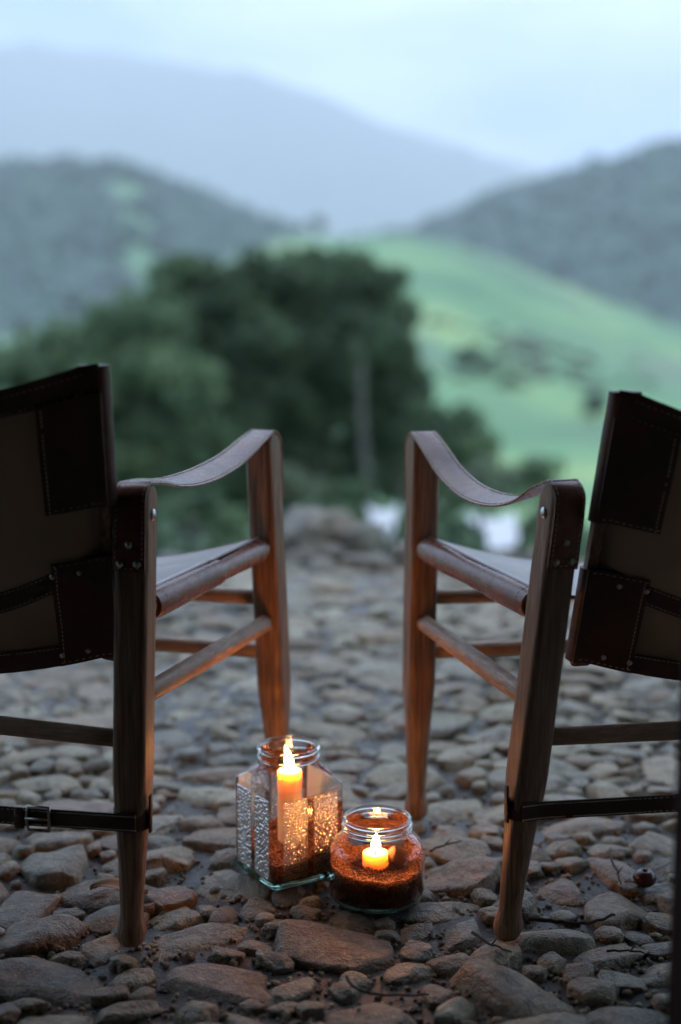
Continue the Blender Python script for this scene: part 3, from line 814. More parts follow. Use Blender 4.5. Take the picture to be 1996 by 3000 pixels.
# ------------------------------------------------------------------ house the photograph is taken from
def house():
    root = empty('house', (0, 0, 0), 'house whose dark doorway edge shows at the right of the frame', 'house')
    jx = 0.293
    b = MB(); b.box((jx + .05, 1.14, 1.0), (.10, .11, 2.1)); b.box((-.82 - .05, 1.14, 1.0), (.10, .11, 2.1)); b.box(((jx - .82) / 2, 1.14, 2.0), (jx + .82, .11, .1))
    b.build('door_frame', M['frame_paint'], root, False, bevel=.004)
    b = MB(); y = 1.12; 
    b.box((jx + .10 + 1.6, y, 1.15), (3.2, .16, 2.5)); b.box((-.92 - 1.4, y, 1.15), (2.8, .16, 2.5)); b.box(((jx - .82) / 2, y, 2.235), (jx + .82 + .2, .16, .33))
    b.box((-3.65, -1.0, 1.15), (.12, 4.1, 2.5)); b.box((3.5, -1.0, 1.15), (.12, 4.1, 2.5)); b.box((0, -3.1, 1.15), (7.4, .12, 2.5))
    b.build('wall', M['house'], root, False)
    b = MB(); b.box((0, -.40, 2.46), (8.2, 5.8, .10)); b.build('roof_with_shade_overhang', M['house'], root, False)  # house roof; its unseen overhang past the wall is added to shade the foreground
    b = MB(); b.box((0, 2.44, 2.33), (8.2, .10, .155)); b.build('added_overhang_beam', M['frame_paint'], root, False)  # unseen beam added along the edge of the shading overhang
    for px in (-2.1, 2.1):
        b = MB(); b.box((px, 2.44, 1.115), (.11, .11, 2.27)); b.build('added_overhang_post', M['frame_paint'], root, False)  # unseen supports, added only to carry the shading overhang
    b = MB(); b.box((0, -1.15, -.06), (7.0, 3.9, .08)); b.build('floor', M['house'], root, False)
house()

# ------------------------------------------------------------------ safari chairs
PW = 0.0205   # half side of a post
def post_mesh(foot, top, yaw, parent, label=None):
    b = MB(); foot = Vector(foot); top = Vector(top); H = top.z - foot.z; ax = (top - foot)
    X = Vector((math.cos(yaw), -math.sin(yaw), 0)); Yv = Vector((math.sin(yaw), math.cos(yaw), 0))
    # (z, half width, half depth, squareness 0..1)
    S = [(.000, .009, .009, 0), (.0015, .013, .013, 0), (.006, .0165, .0165, 0), (.014, .0182, .0182, 0), (.022, .0178, .0178, 0), (.031, .0158, .0158, 0), (.040, .0143, .0143, 0), (.055, .0146, .0146, 0),
         (.10, .0168, .0168, .05), (.15, .0188, .0188, .25), (.19, .0200, .0200, .6), (.215, PW, PW, .9), (.235, PW, PW, .94), (H * .55, PW, PW, .94), (H - PW, PW, PW, .94)]
    for k in range(1, 7):
        q = math.pi / 2 * k / 6; S.append((H - PW + PW * math.sin(q), PW * (1 - .03 * k / 6), max(.0008, PW * math.cos(q)), .94))
    N = 32; rings = []
    for z, hx, hy, sq in S:
        c = foot + ax * (z / H); r = []
        e = 2 + 10 * sq ** 2
        for j in range(N):
            a = 2 * math.pi * (j + .5) / N; cc, ss = math.cos(a), math.sin(a)
            d = (abs(cc) ** e + abs(ss) ** e) ** (-1 / e)
            r.append(c + X * hx * cc * d + Yv * hy * ss * d)
        rings.append(r)
    b.rings(rings); o = b.build('leg', M['post_wood'], parent)
    if label: o['label'] = label
    return o
def catpath(pts, n=8):
    pts = [Vector(p) for p in pts]; out = []
    for i in range(len(pts) - 1):
        p0 = pts[max(i - 1, 0)]; p1 = pts[i]; p2 = pts[i + 1]; p3 = pts[min(i + 2, len(pts) - 1)]
        for k in range(n):
            t = k / n; out.append(.5 * ((2 * p1) + (p2 - p0) * t + (2 * p0 - 5 * p1 + 4 * p2 - p3) * t * t + (3 * p1 - p0 - 3 * p2 + p3) * t ** 3))
    out.append(pts[-1]); return out
def stitches(path_fn, length, parent, step=.0062, ln=.0040, w=.0009, name='stitching'):
    """dashes along path_fn(s) -> (point, direction, normal)"""
    b = MB(); n = int(length / step)
    for k in range(n):
        if rng.random() < .04: continue
        p, d, nn = path_fn((k + .5) / n); d = (d + nn.cross(d) * rng.uniform(-.12, .12)).normalized()
        s_ = nn.cross(d).normalized(); rot = Matrix((d, s_, nn)).transposed()
        b.box(p, (ln * rng.uniform(.8, 1.1), w, w), rot)
    o = b.build(name, M['thread'], parent, False); o['kind'] = 'stuff'; return o

def chair(m, P, label):
    """m = +1 for the right-hand chair (its inner side is at its left), -1 for the left-hand one."""
    rf, rt, ff, ft = P['rear_foot'], P['rear_top'], P['front_foot'], P['front_top']
    fac = (Vector((ft.x, ft.y, 0)) + Vector((ff.x, ff.y, 0)) - Vector((rt.x, rt.y, 0)) - Vector((rf.x, rf.y, 0))).normalized()
    W = 0.545; th = P['theta']
    out = Vector((math.cos(th), -math.sin(th), 0)) * m      # towards the chair's other side
    fwd = Vector((math.sin(th), math.cos(th), 0))
    root = empty('safari_chair', ((rf + ff) / 2 + out * W / 2) * 1.0, label, 'chair', 'leather and canvas safari chairs by the candles')
    root.location.z = 0
    # four posts
    post_mesh(rf, rt, P['yaw_rear'], root); post_mesh(ff, ft, P['yaw_front'], root)
    rf2, rt2, ff2, ft2 = rf + out * W, rt + out * (W - .05 * m * 0), ff + out * W, ft + out * W
    post_mesh(rf2, rt2, P['yaw_rear'], root); post_mesh(ff2, ft2, P['yaw_front'], root)
    def on(f, t, z): return f.lerp(t, z / t.z)
    # rungs
    def rung(a, b_, r=.0115, seg=16, name='rung'):
        b = MB(); d = (b_ - a); L_ = d.length; n = 10
        pts = [a.lerp(b_, k / n) for k in range(n + 1)]; rd = [r * (.80 + .20 * math.sin(math.pi * min(1, max(0, .15 + .7 * k / n)))) for k in range(n + 1)]
        b.tube(pts, rd, seg); return b.build(name, M['rung_wood'], root)
    rung(on(rf, rt, P['z_side'][0]), on(ff, ft, P['z_side'][1]), .0135); rung(on(rf2, rt2, .31), on(ff2, ft2, .31), .0135)
    rung(on(ff, ft, P['z_front'][0]), on(ff2, ft2, P['z_front'][0]), .0125); rung(on(ff, ft, P['z_front'][1]), on(ff2, ft2, P['z_front'][1]), .0125)
    rung(on(rf, rt, P['z_back']), on(rf2, rt2, P['z_back2']), .0120)
    # seat rails and sling
    zs = .420
    rails = []
    for a, b_ in ((on(rf, rt, zs), on(ff, ft, zs + .003)), (on(rf2, rt2, zs), on(ff2, ft2, zs))):
        rung(a, b_, .013, name='seat_rail'); rails.append((a, b_))
    sr = .0185
    (A0, A1), (B0, B1) = rails; t0, t1 = .085, .935
    def seat_pt(s, t, off):
        tt = t0 + (t1 - t0) * t
        a = A0.lerp(A1, tt) - 0 * out; b_ = B0.lerp(B1, tt)
        p = a.lerp(b_, s); sag = 1 - (2 * s - 1) ** 2
        z = p.z + sr * .93 - .045 * sag * (.75 + .25 * t) + off
        # pull creases fanning out from the front corner, dying out across the seat
        cr_ = P['crease'] * (math.sin((t * 9 + s * 5)) * .5 + noise.noise((s * 3, t * 9, 2.2 * m)) * .9) * max(0, s) * math.exp(-s * 2.2) * 4
        if P['split'] and s < .7:
            tc_ = P['split'] - .03 - .55 * (s / .7) ** .8; z += .25 * (.0055 * math.exp(-((t - tc_ + .02) / .018) ** 2) - .0045 * math.exp(-((t - tc_ - .015) / .02) ** 2)) * (1 - s / .7)
        return Vector((p.x, p.y, z + cr_))
    b = MB(); b.slab(seat_pt, 40, 36, .0035); seat = b.build('seat', M['seat_top'], root)
    for (a, b_), inner in ((rails[0], True), (rails[1], False)):
        p0, p1 = a.lerp(b_, t0), a.lerp(b_, t1); b = MB(); n = 24; d = (p1 - p0).normalized(); sd_ = d.cross(Vector((0, 0, 1))).normalized(); up = Vector((0, 0, 1))
        def ring(t, r):
            c = p0.lerp(p1, t); return [c + (sd_ * math.cos(q) + up * math.sin(q)) * r for q in [2 * math.pi * j / 24 for j in range(24)]]
        outer = []
        for k in range(n + 1):
            t = k / n; r = sr + .0009 * noise.noise((t * 6, m, 3)) + .0008 * math.sin(t * 9)
            if k in (0, n): r -= .0012
            if inner and P['split'] and t > P['split']: r -= .0028
            outer.append(ring(t, r))
        inn = [ring(t, sr - .0045) for t in (1.0, 0.0)]
        b.rings(outer + inn + [outer[0]], (False, False)); w = b.build('seat_roll', M['seat_leather'], seat, angle=60)
        if inner:
            def endst(t, s_):
                q = s_ * math.pi * 1.5 - .6; nn = (sd_ * math.cos(q) + up * math.sin(q)); return (p0.lerp(p1, t) + nn * (sr + .0002), d, nn)
            def e1(s_):
                q = s_ * math.pi * 2; nn = (sd_ * math.cos(q) + up * math.sin(q)); return p0.lerp(p1, .045) + nn * (sr + .0004), nn.cross(d), nn
            def e2(s_):
                q = s_ * math.pi * 2; nn = (sd_ * math.cos(q) + up * math.sin(q)); return p0.lerp(p1, .965) + nn * (sr - (.0024 if P['split'] else -.0004)), nn.cross(d), nn
            stitches(e1, .11, seat); stitches(e2, .11, seat)
    def fe(s_):
        p = seat_pt(s_, .975, .0040); q = seat_pt(min(1, s_ + .02), .975, .0040); return p, (q - p).normalized(), Vector((0, 0, 1))
    stitches(fe, W, seat, w=.0012)
    # armrest strap over both posts, each side
    def strap(rt_, ft_, rf_, ff_, yr, yf, detail, sagv):
        Yr = Vector((math.sin(yr), math.cos(yr), 0)); Xr = Vector((math.cos(yr), -math.sin(yr), 0)); Yf = Vector((math.sin(yf), math.cos(yf), 0)); Xf = Vector((math.cos(yf), -math.sin(yf), 0))
        e = PW + .003; axr = (rf_ - rt_).normalized(); axf = (ff_ - ft_).normalized()
        cr_, cf_ = rt_ + axr * PW, ft_ + axf * PW
        pts = [cr_ - Yr * e + axr * .078, cr_ - Yr * e + axr * .04, cr_ - Yr * e + axr * .012]; wd = [Xr] * 3
        for q in (15, 35, 55, 75, 92): pts.append(cr_ + (-Yr * math.cos(R(q)) + Vector((0, 0, 1)) * math.sin(R(q))) * e); wd.append(Xr)
        pa = pts[-1]; pb = cf_ + (-Yf * math.cos(R(75)) + Vector((0, 0, 1)) * math.sin(R(75))) * e
        for s_, sg in zip((.10, .2, .3, .4, .5, .6, .7, .8, .9), sagv):
            pts.append(pa.lerp(pb, s_) - Vector((0, 0, sg))); wd.append((Xr.lerp(Xf, s_) + Vector((0, 0, m * .36 * math.sin(math.pi * s_)))).normalized())
        for q in (75, 95, 120, 150, 175): pts.append(cf_ + (-Yf * math.cos(R(q)) + Vector((0, 0, 1)) * math.sin(R(q))) * e); wd.append(Xf)
        pts += [cf_ + Yf * e + axf * .03, cf_ + Yf * e + axf * .078]; wd += [Xf] * 2
        path = catpath(pts, 4); wds = []
        for i in range(len(path)):
            f = i / (len(path) - 1) * (len(pts) - 1); k = min(int(f), len(pts) - 2); wds.append(wd[k].lerp(wd[k + 1], f - k).normalized())
        b = MB(); b.ribbon(path, wds, .0395, .0034); st = b.build('armrest_strap', M['leather'], root, angle=50)
        if detail:
            cum = [0]
            for p, q in zip(path, path[1:]): cum.append(cum[-1] + (q - p).length)
            def mk(side, nsgn):
                def fn(s_):
                    Lx = s_ * cum[-1]; k = 0
                    while k < len(cum) - 2 and cum[k + 1] < Lx: k += 1
                    t = (Lx - cum[k]) / max(1e-6, cum[k + 1] - cum[k]); d = (path[k + 1] - path[k]).normalized(); w = wds[k]; w = (w - d * w.dot(d)).normalized()
                    nn = w.cross(d).normalized() ; return path[k].lerp(path[k + 1], t) + w * side * .0162 + nn * .0018, d, nn
                return fn
            for side in (-1, 1): stitches(mk(side, 1), cum[-1], st, w=.0011)
            def bs(s_): return path[0] + wds[0] * (s_ - .5) * .030 - Yr * .0018 - axr * .0035, wds[0], -Yr
            stitches(bs, .03, st, w=.0011)
        for dx, dz in ((-.0105, .069), (.0105, .069), (0, .046)):
            b = MB(); b.dome(cr_ - Yr * (e + .0015) + axr * dz + Xr * dx, .0050, -Yr, 12, .75); b.build('rivet', M['rivet'], st)
        for dx, dz in ((-.0105, .069), (.0105, .069), (0, .046)):
            b = MB(); b.dome(cf_ + Yf * (e + .0015) + axf * dz + Xf * dx, .0040, Yf, 10, .65); b.build('rivet', M['rivet'], st)
    strap(rt, ft, rf, ff, P['yaw_rear'], P['yaw_front'], True, P['sag']); strap(rt2, ft2, rf2, ff2, P['yaw_rear'], P['yaw_front'], False, P['sag'])
    # pivot bolt on the inner side of the rear post
    Xr = Vector((math.cos(P['yaw_rear']), -math.sin(P['yaw_rear']), 0)) * -m
    c = on(rf, rt, rt.z - .034); b = MB(); b.dome(c + Xr * (PW + .0001), .0075, Xr, 16, .5); b.build('bolt', M['bolt'], root)
    # backrest: two uprights and a slung canvas with leather trim
    ut, ub = P['up_top'], P['up_bot']; Wb = W - .075
    def edge(s, t):
        a = ub.lerp(ut, t); b_ = a + out * Wb
        return a, b_
    for s_ in (0, 1):
        b = MB(); o_ = out * Wb * s_
        rot_ax = (ut - ub).normalized(); xx = out.normalized(); yy = rot_ax.cross(xx).normalized(); xx = yy.cross(rot_ax).normalized(); rg = []
        for k in range(9):
            p = (ub + o_).lerp(ut + o_ - rot_ax * .006, k / 8); rg.append([p - rot_ax * .004 + xx * .0125 * ca + yy * .0095 * cb for ca, cb in ((-1, -.7), (-.7, -1), (.7, -1), (1, -.7), (1, .7), (.7, 1), (-.7, 1), (-1, .7))])
        b.rings(rg); b.build('upright', M['post_wood'], root, angle=40)
    back = -fwd
    ydir = (ut - ub).normalized()
    def bp(s, t, off):
        a, b_ = edge(s, t); p = a.lerp(b_, s); sag = max(0.0, 1 - (2 * s - 1) ** 2)
        bulge = .055 * sag * (.65 + .5 * t - .25 * t * t)
        p = p + back * bulge - Vector((0, 0, 1)) * (P['top_sag'] * t ** 1.5 + P['bot_sag'] * (1 - t) ** 2) * sag
        wob = .0022 * noise.noise((s * 7, t * 6, m * 3.1)) * min(1, sag * 3)
        return p + back * (off + .0105 + wob)
    b = MB(); b.slab(lambda a, t, o_: bp(a, .02 + .96 * t, o_), 30, 24, .0016); cv = b.build('canvas', M['canvas'], root)
    def trim(name, s0, s1, tf0, tf1, off, th_, mat, nu=24, nv=4, st=None):
        b = MB(); b.slab(lambda a, t, o_: bp(s0 + (s1 - s0) * a, tf0(s0 + (s1 - s0) * a) * (1 - t) + tf1(s0 + (s1 - s0) * a) * t, off + o_), nu, nv, th_)
        o = b.build(name, mat, root, angle=50)
        return o
    c_ = lambda v: (lambda s: v)
    LD = M['leather_dark']; sw = P['sleeve_w'] / Wb
    tb = trim('top_binding', -.025, 1.025, c_(.905), c_(1.0), .0018, .0026, LD)
    zb = P['mid_t']
    midc = lambda s: zb - P['mid_drop'] * (1 - (2 * min(.5, s) - 1) ** 2) if s < .5 else zb - P['mid_drop'] * (1 - (2 * max(.5, s) - 1) ** 2)
    mb_ = trim('middle_band', 0, 1, lambda s: midc(s) - .075, midc, .0018, .0024, LD)
    bb = trim('bottom_band', -.0, 1.0, c_(.0), c_(.075), .0018, .0024, LD)
    for side in (0, 1):
        s0, s1 = (-.03, sw) if side == 0 else (1 - sw, 1.03)
        su = trim('sleeve', s0, s1, c_(P['sl_t']), c_(.91), .0046, .0026, LD, 6, 10)
        sl = trim('sleeve', s0, s1, c_(.0), c_(zb - .03), .0046, .0026, LD, 6, 10)
        # leather wrapped round the upright
        for (ta, tb_, ow) in ((P['sl_t'], .992, su), (0.0, zb - .03, sl)):
            b = MB(); rg = []; yy = back; xx = out
            for k in range(10):
                a, b2 = edge(0, ta + (tb_ - ta) * k / 9); c = (a if side == 0 else b2)
                rg.append([c + xx * .0172 * math.copysign(abs(math.cos(q)) ** .6, math.cos(q)) + yy * (.0002 + .0150 * math.copysign(abs(math.sin(q)) ** .6, math.sin(q))) for q in [2 * math.pi * j / 20 for j in range(20)]])
            b.rings(rg); b.build('wrap', LD, ow, angle=60)
        if side == 0:
            def vline(sv, ta, tb_, off):
                def fn(x):
                    t = ta + (tb_ - ta) * x; p = bp(sv, t, off); q = bp(sv, t + .01, off); return p, (q - p).normalized(), back
                return fn
            def hline(sa, sb, tf, off):
                def fn(x):
                    s = sa + (sb - sa) * x; p = bp(s, tf(s), off); q = bp(s + .01, tf(s + .01), off); return p, (q - p).normalized(), back
                return fn
            LL = (ut - ub).length
            stitches(vline(sw - .012, P['sl_t'], .90, .0076), LL * (.9 - P['sl_t']), su, w=.0010)
            stitches(hline(-.02, sw, c_(P['sl_t'] + .012), .0076), P['sleeve_w'], su, w=.0012)
            stitches(vline(sw - .012, .01, zb - .04, .0076), LL * (zb - .05), sl, w=.0010)
            stitches(hline(-.02, sw, c_(zb - .042), .0076), P['sleeve_w'], sl, w=.0010)
            stitches(hline(-.02, sw, c_(.012), .0076), P['sleeve_w'], sl, w=.0010)
            stitches(hline(-.02, .6, c_(.915), .0048), Wb * .6, tb, w=.0010)
            stitches(hline(-.02, .6, c_(.972), .0048), Wb * .6, tb, w=.0010)
            stitches(hline(sw, .6, lambda s: midc(s) - .008, .0046), Wb * .55, mb_, w=.0010)
            stitches(hline(sw, .6, lambda s: midc(s) - .066, .0046), Wb * .55, mb_, w=.0010)
            stitches(hline(sw, .6, c_(.066), .0046), Wb * .55, bb, w=.0010)
            for (sv, tv) in ((.05, zb - .075), (.115, zb - .075), (.045, .04), (.11, .04)):
                b = MB(); b.dome(bp(sv, tv, .0074), .0038, back, 10, .5); b.build('rivet', M['rivet'], sl)
    b = MB(); c = bp(-.01, .49, .0) + Vector((0, 0, 0)); b.dome(edge(0, P['bolt_t'])[0] + back * .0095 - out * .004, .0048, back, 12, .6); b.build('bolt', M['bolt'], root)
    # tension belt low between the rear posts
    zb0, zb1 = P['belt']
    X_ = Vector((math.cos(P['yaw_rear']), -math.sin(P['yaw_rear']), 0)) * -m; Y_ = Vector((math.sin(P['yaw_rear']), math.cos(P['yaw_rear']), 0))
    c0 = on(rf, rt, zb0); c1 = on(rf2, rt2, zb1); e = PW + .001; rr = .0215
    loop = []
    for q in range(0, 361, 20):
        loop.append(c0 + X_ * math.cos(R(q - 200)) * rr + Y_ * math.sin(R(q - 200)) * rr * -1)
    b = MB(); b.ribbon([loop[k] for k in range(len(loop))], [Vector((0, 0, 1))] * len(loop), .0255, .0032); bl = b.build('belt', LD, root, angle=50)
    p0 = c0 - Y_ * (rr + .0025) + X_ * .012; pa = c0 - Y_ * (rr + .003) - X_ * .02; p3 = c1 - fwd * .024
    pts = [p0, pa, pa.lerp(p3, .12) - Vector((0, 0, P['belt_dip'] * .5)), pa.lerp(p3, .25) - Vector((0, 0, P['belt_dip'])), pa.lerp(p3, .5) - Vector((0, 0, P['belt_dip'] * 1.2)), pa.lerp(p3, .75) - Vector((0, 0, P['belt_dip'] * .6)), p3]
    path = catpath(pts, 6); b = MB(); b.ribbon(path, [Vector((0, 0, 1))] * len(path), .0225, .0030); b.build('belt_run', LD, bl, angle=50)
    Lb = sum((q - p).length for p, q in zip(path, path[1:]))
    def bline(h):
        def fn(x):
            f = x * (len(path) - 1); k = min(int(f), len(path) - 2); d = (path[k + 1] - path[k]).normalized(); nn = Vector((0, 0, 1)).cross(d) ; nn = nn if nn.dot(Vector((0, -1, 0))) > 0 else -nn
            return path[k].lerp(path[k + 1], f - k) + Vector((0, 0, h)) + nn * .0018, d, nn
        return fn
    stitches(bline(.0085), Lb, bl, w=.0009); stitches(bline(-.0085), Lb, bl, w=.0009)
    # strap end poking up at the inner corner of the post
    b = MB(); q0 = c0 + X_ * (rr + .003) - Y_ * .006; b.ribbon([q0 - Vector((0, 0, .016)), q0, q0 + Vector((0, 0, .016)) + X_ * .001, q0 + Vector((0, 0, .030)) + X_ * .001], [Y_] * 4, .009, .003); b.build('belt_tip', LD, bl)
    if P['buckle']:
        bi = int(P['buckle'] * (len(path) - 1)); c = path[bi]; d = (path[bi + 1] - path[bi]).normalized(); nn = -Y_; up = Vector((0, 0, 1))
        b = MB(); fr = [c + d * a + up * z + nn * .004 for a, z in ((-.014, -.015), (.014, -.015), (.017, 0), (.014, .015), (-.014, .015), (-.014, -.015))]
        b.tube(fr, .0022, 8); b.tube([c - d * .014 + nn * .005, c + d * .017 + nn * .006], .0016, 8); b.build('buckle', M['rivet'], bl)
        b = MB(); b.ribbon([c + d * .026 + nn * .004 + up * .013, c + d * .026 + nn * .0055, c + d * .026 + nn * .004 - up * .013], [d] * 3, .012, .003); b.build('belt_keeper', LD, bl)
    return root

YN, YF = 1.658, 2.085
def P0(u, v, Y): return at(u, v, Y)
right = dict(
    rear_foot=Vector((.2075, 1.675, 0)), rear_top=Vector((.262, YN, .575)), front_foot=Vector((.116, YF, 0)), front_top=Vector((.1215, YF, .589)),
    theta=R(-9), yaw_rear=R(-19), yaw_front=R(-17.6), z_side=(.305, .311), z_front=(.345, .262), z_back=.262, z_back2=.262, crease=.0075, split=None,
    sag=(.014, .034, .046, .053, .056, .055, .048, .036, .017), up_top=Vector((.313, 1.562, .693)), up_bot=Vector((.300, 1.735, .343)),
    top_sag=.055, bot_sag=.030, sleeve_w=.056, mid_t=.40, mid_drop=.13, sl_t=.545, bolt_t=.60, belt=(.175, .175), belt_dip=.0, buckle=None)
left = dict(
    rear_foot=Vector((-.259, YN, 0)), rear_top=Vector((-.240, YN, .573)), front_foot=Vector((-.092, YF, 0)), front_top=Vector((-.1150, YF, .592)),
    theta=R(15), yaw_rear=R(11.5), yaw_front=R(22.5), z_side=(.311, .311), z_front=(.345, .262), z_back=.262, z_back2=.275, crease=.0030, split=.56,
    sag=(.006, .015, .021, .024, .025, .024, .021, .015, .007), up_top=Vector((-.270, 1.560, .722)), up_bot=Vector((-.286, 1.735, .350)),
    top_sag=.046, bot_sag=.030, sleeve_w=.055, mid_t=.405, mid_drop=.15, sl_t=.545, bolt_t=.60, belt=(.166, .162), belt_dip=.004, buckle=.44)
chair(1, right, 'safari chair at right with pale wooden posts and creased leather seat')
chair(-1, left, 'safari chair at left with a darker post lit orange by the candles')
for p in (right, left):
    CONTACT += [(p['rear_foot'].x, p['rear_foot'].y, .02), (p['front_foot'].x, p['front_foot'].y, .02)]

# ------------------------------------------------------------------ candle jars
def grains(pts, size, seed, wall=None):
    """small elongated grains as 8-face solids: pts (n,3)"""
    g = np.random.default_rng(seed); n = len(pts)
    O = np.array([[1, 0, 0], [-1, 0, 0], [0, 1, 0], [0, -1, 0], [0, 0, 1], [0, 0, -1]], float) * np.array([1, .5, .5])
    F = np.array([[0, 2, 4], [2, 1, 4], [1, 3, 4], [3, 0, 4], [2, 0, 5], [1, 2, 5], [3, 1, 5], [0, 3, 5]])
    q = g.normal(size=(n, 4)); q /= np.linalg.norm(q, axis=1)[:, None]; w, x, y, z = q.T
    Rm = np.stack([1 - 2 * (y * y + z * z), 2 * (x * y - z * w), 2 * (x * z + y * w), 2 * (x * y + z * w), 1 - 2 * (x * x + z * z), 2 * (y * z - x * w), 2 * (x * z - y * w), 2 * (y * z + x * w), 1 - 2 * (x * x + y * y)], axis=1).reshape(n, 3, 3)
    V = np.einsum('nij,kj->nki', Rm, O) * (size * g.uniform(.7, 1.25, n))[:, None, None] + pts[:, None, :]
    return V, F, g.random(n)
def point_lamp(name, loc, power, parent):
    ld = bpy.data.lights.new(name, 'POINT'); ld.energy = power; ld.color = (1.0, .28, .055); ld.shadow_soft_size = .006
    o = bpy.data.objects.new(name, ld); COL.objects.link(o); o.parent = parent; o.location = Vector(loc) - world_loc(parent); return o
def candle(c, z0, z1, r, fh, power, label, lean=0.0):
    root = empty('candle', (c[0], c[1], z0), label, 'candle', 'lit candles in the jars')
    b = MB(); prof = [(r * .98, z0), (r, z0 + .004), (r, z1 - .003), (r * .97, z1 - .0005), (r * .9, z1), (r * .75, z1 - .0025), (r * .3, z1 - .004), (.0005, z1 - .004)]
    prof = [(a, z - z0) for a, z in prof]; b.lathe((c[0], c[1], z0), prof, 32, (True, True)); b.build('wax', M['wax'], root, angle=60)
    b = MB(); b.tube([(c[0], c[1], z1 - .005), (c[0] + .0004, c[1], z1 + .002), (c[0] + .0015, c[1], z1 + .006)], .0008, 6); b.build('wick', M['twig'], root)
    b = MB(); n = 14; pts, rd = [], []
    for k in range(n + 1):
        t = k / n; pts.append((c[0] + lean * t * t * fh, c[1], z1 + .001 + fh * t)); rd.append(max(.0002, .0070 * (math.sin(math.pi * min(1, t ** .62)) ** .8) * (1 - .25 * t)))
    b.tube(pts, rd, 14); b.build('flame', M['flame'], root)
    point_lamp('flame_light', (c[0] + lean * .3 * fh, c[1], z1 + .014), power, root)
    return root

def tall_jar():
    cx, cy_ = -.0715, 1.884; z0 = .001; root = empty('square_jar', (cx, cy_, z0), 'tall square glass jar with pebbled sides, open top and a lit candle', 'jar', 'candle jars on the cobbles')
    ph = R(33); s = .0568; cr_ = .010
    X = Vector((math.cos(ph), math.sin(ph), 0)); Y = Vector((-math.sin(ph), math.cos(ph), 0))
    def sq(hs, z, rc, n=5, bow=0.0):
        out_ = []
        for q, (sx, sy) in enumerate(((1, 1), (-1, 1), (-1, -1), (1, -1))):
            for k in range(n + 1):
                a = math.pi / 2 * (q + k / n); px = sx * (hs - rc) + rc * math.cos(a); py = sy * (hs - rc) + rc * math.sin(a)
                out_.append(Vector((cx, cy_, z0 + z)) + X * px + Y * py)
        return out_
    def circ(r, z, n=24):
        # start aligned with the square's corner points
        out_ = []
        for q in range(4):
            for k in range(6):
                a = math.pi / 2 * q + math.pi / 2 * (k / 5) * .999
                out_.append(Vector((cx, cy_, z0 + z)) + X * r * math.cos(a) + Y * r * math.sin(a))
        return out_
    def blend(a, b_, t): return [p.lerp(q, t) for p, q in zip(a, b_)]
    # body: thin walls
    b = MB(); zs_ = .132; rn = .0415
    rings = [sq(s * .96, .006, cr_), sq(s, .010, cr_), sq(s, .040, cr_), sq(s, .080, cr_), sq(s, zs_ - .004, cr_), sq(s * .985, zs_, cr_)]
    S1 = sq(s * .985, zs_, cr_); C1 = circ(rn, zs_)
    b.rings(rings, (False, False)); b.build('glass_wall', M['glass'], root, angle=75)
    def shoulder(dr):
        o_ = []; A_ = sq(s * .985 - dr, zs_, cr_); B_ = circ(rn - dr, zs_)
        for t, z in ((0, .1322), (.15, .1345), (.35, .1395), (.6, .1465), (.85, .1530), (.97, .1575)):
            o_.append([Vector((p.x, p.y, z0 + z)) for p in blend(A_, B_, t)])
        return o_
    b = MB(); so = shoulder(0); si = shoulder(.0028); si = [[p - Vector((0, 0, .0014 if k < 6 else 0)) for p in r_] for k, r_ in enumerate(si)]
    b.rings(so, (False, False)); b.build('glass_shoulder', M['glass_wavy'], root, angle=75)
    # pebbled panels, proud of the wall
    for D, E in ((X, Y), (-Y, X), (-X, Y), (Y, X)):
        for off in (-.0240, .0240):
            b = MB()
            def f(a, t):
                w = .0385; h_ = .112; sx = off + (a - .5) * w; u_, v_ = a * w, t * h_
                best = 9
                ci, cj = int(u_ // .0044), int(v_ // .0044)
                for i in (ci - 1, ci, ci + 1):
                    for j in (cj - 1, cj, cj + 1):
                        q = noise.noise((i * 3.1 + off * 999, j * 2.7, 4.2)), noise.noise((i * 1.7, j * 3.3 + off * 999, 9.2))
                        best = min(best, math.hypot(u_ - (i + .5 + q[0] * .7) * .0044, v_ - (j + .5 + q[1] * .7) * .0044))
                o_ = .0011 * max(0.0, 1 - (best / .0026) ** 2)
                if a in (0, 1) or t in (0, 1): o_ = -.0002
                HV.append(max(0.0, o_ / .0011))
                return Vector((cx, cy_, z0)) + D * (s + .0004 + o_) + E * sx + Vector((0, 0, .012 + t * h_))
            HV = []; b.grid(f, 48, 140); o = b.build('pebbled_panel', M['glass_emb'], root)
            o.data.attributes.new('tone', 'FLOAT', 'POINT').data.foreach_set('value', np.array(HV, dtype=np.float32))
    # thick base and rim
    b = MB(); b.rings([sq(s * .90, .0, cr_ * .8), sq(s * .975, .0015, cr_), sq(s * .998, .004, cr_), sq(s * .990, .0095, cr_), sq(s * .93, .0100, cr_), sq(s * .55, .0085, cr_)]); b.build('glass_base', M['glass_green'], root, angle=50)
    b = MB(); b.lathe((cx, cy_, z0), [(rn - .0002, .1572), (rn - .001, .159), (rn - .0018, .161), (rn - .0018, .166), (rn - .001, .170), (rn - .001, .176)], 56); b.build('glass_neck', M['glass'], root)
    def torus(r, z, a, bb, name='glass_rim'):
        b = MB(); prof = [(r + a * math.cos(q), z + bb * math.sin(q)) for q in [2 * math.pi * k / 14 for k in range(15)]]; b.lathe((cx, cy_, z0), prof, 48); b.build(name, M['glass_solid'], root)
    torus(rn - .0008, .1775, .0030, .0032); torus(rn + .0006, .1655, .0022, .0020, 'glass_thread')
    # grain filling
    g = np.random.default_rng(3)
    def lvl(px, py): return .048 + .22 * (px * .9 + .006) * .9 + .10 * py + .004 * noise.noise((px * 60, py * 60, 1))
    hs = s - .0035; P_ = []
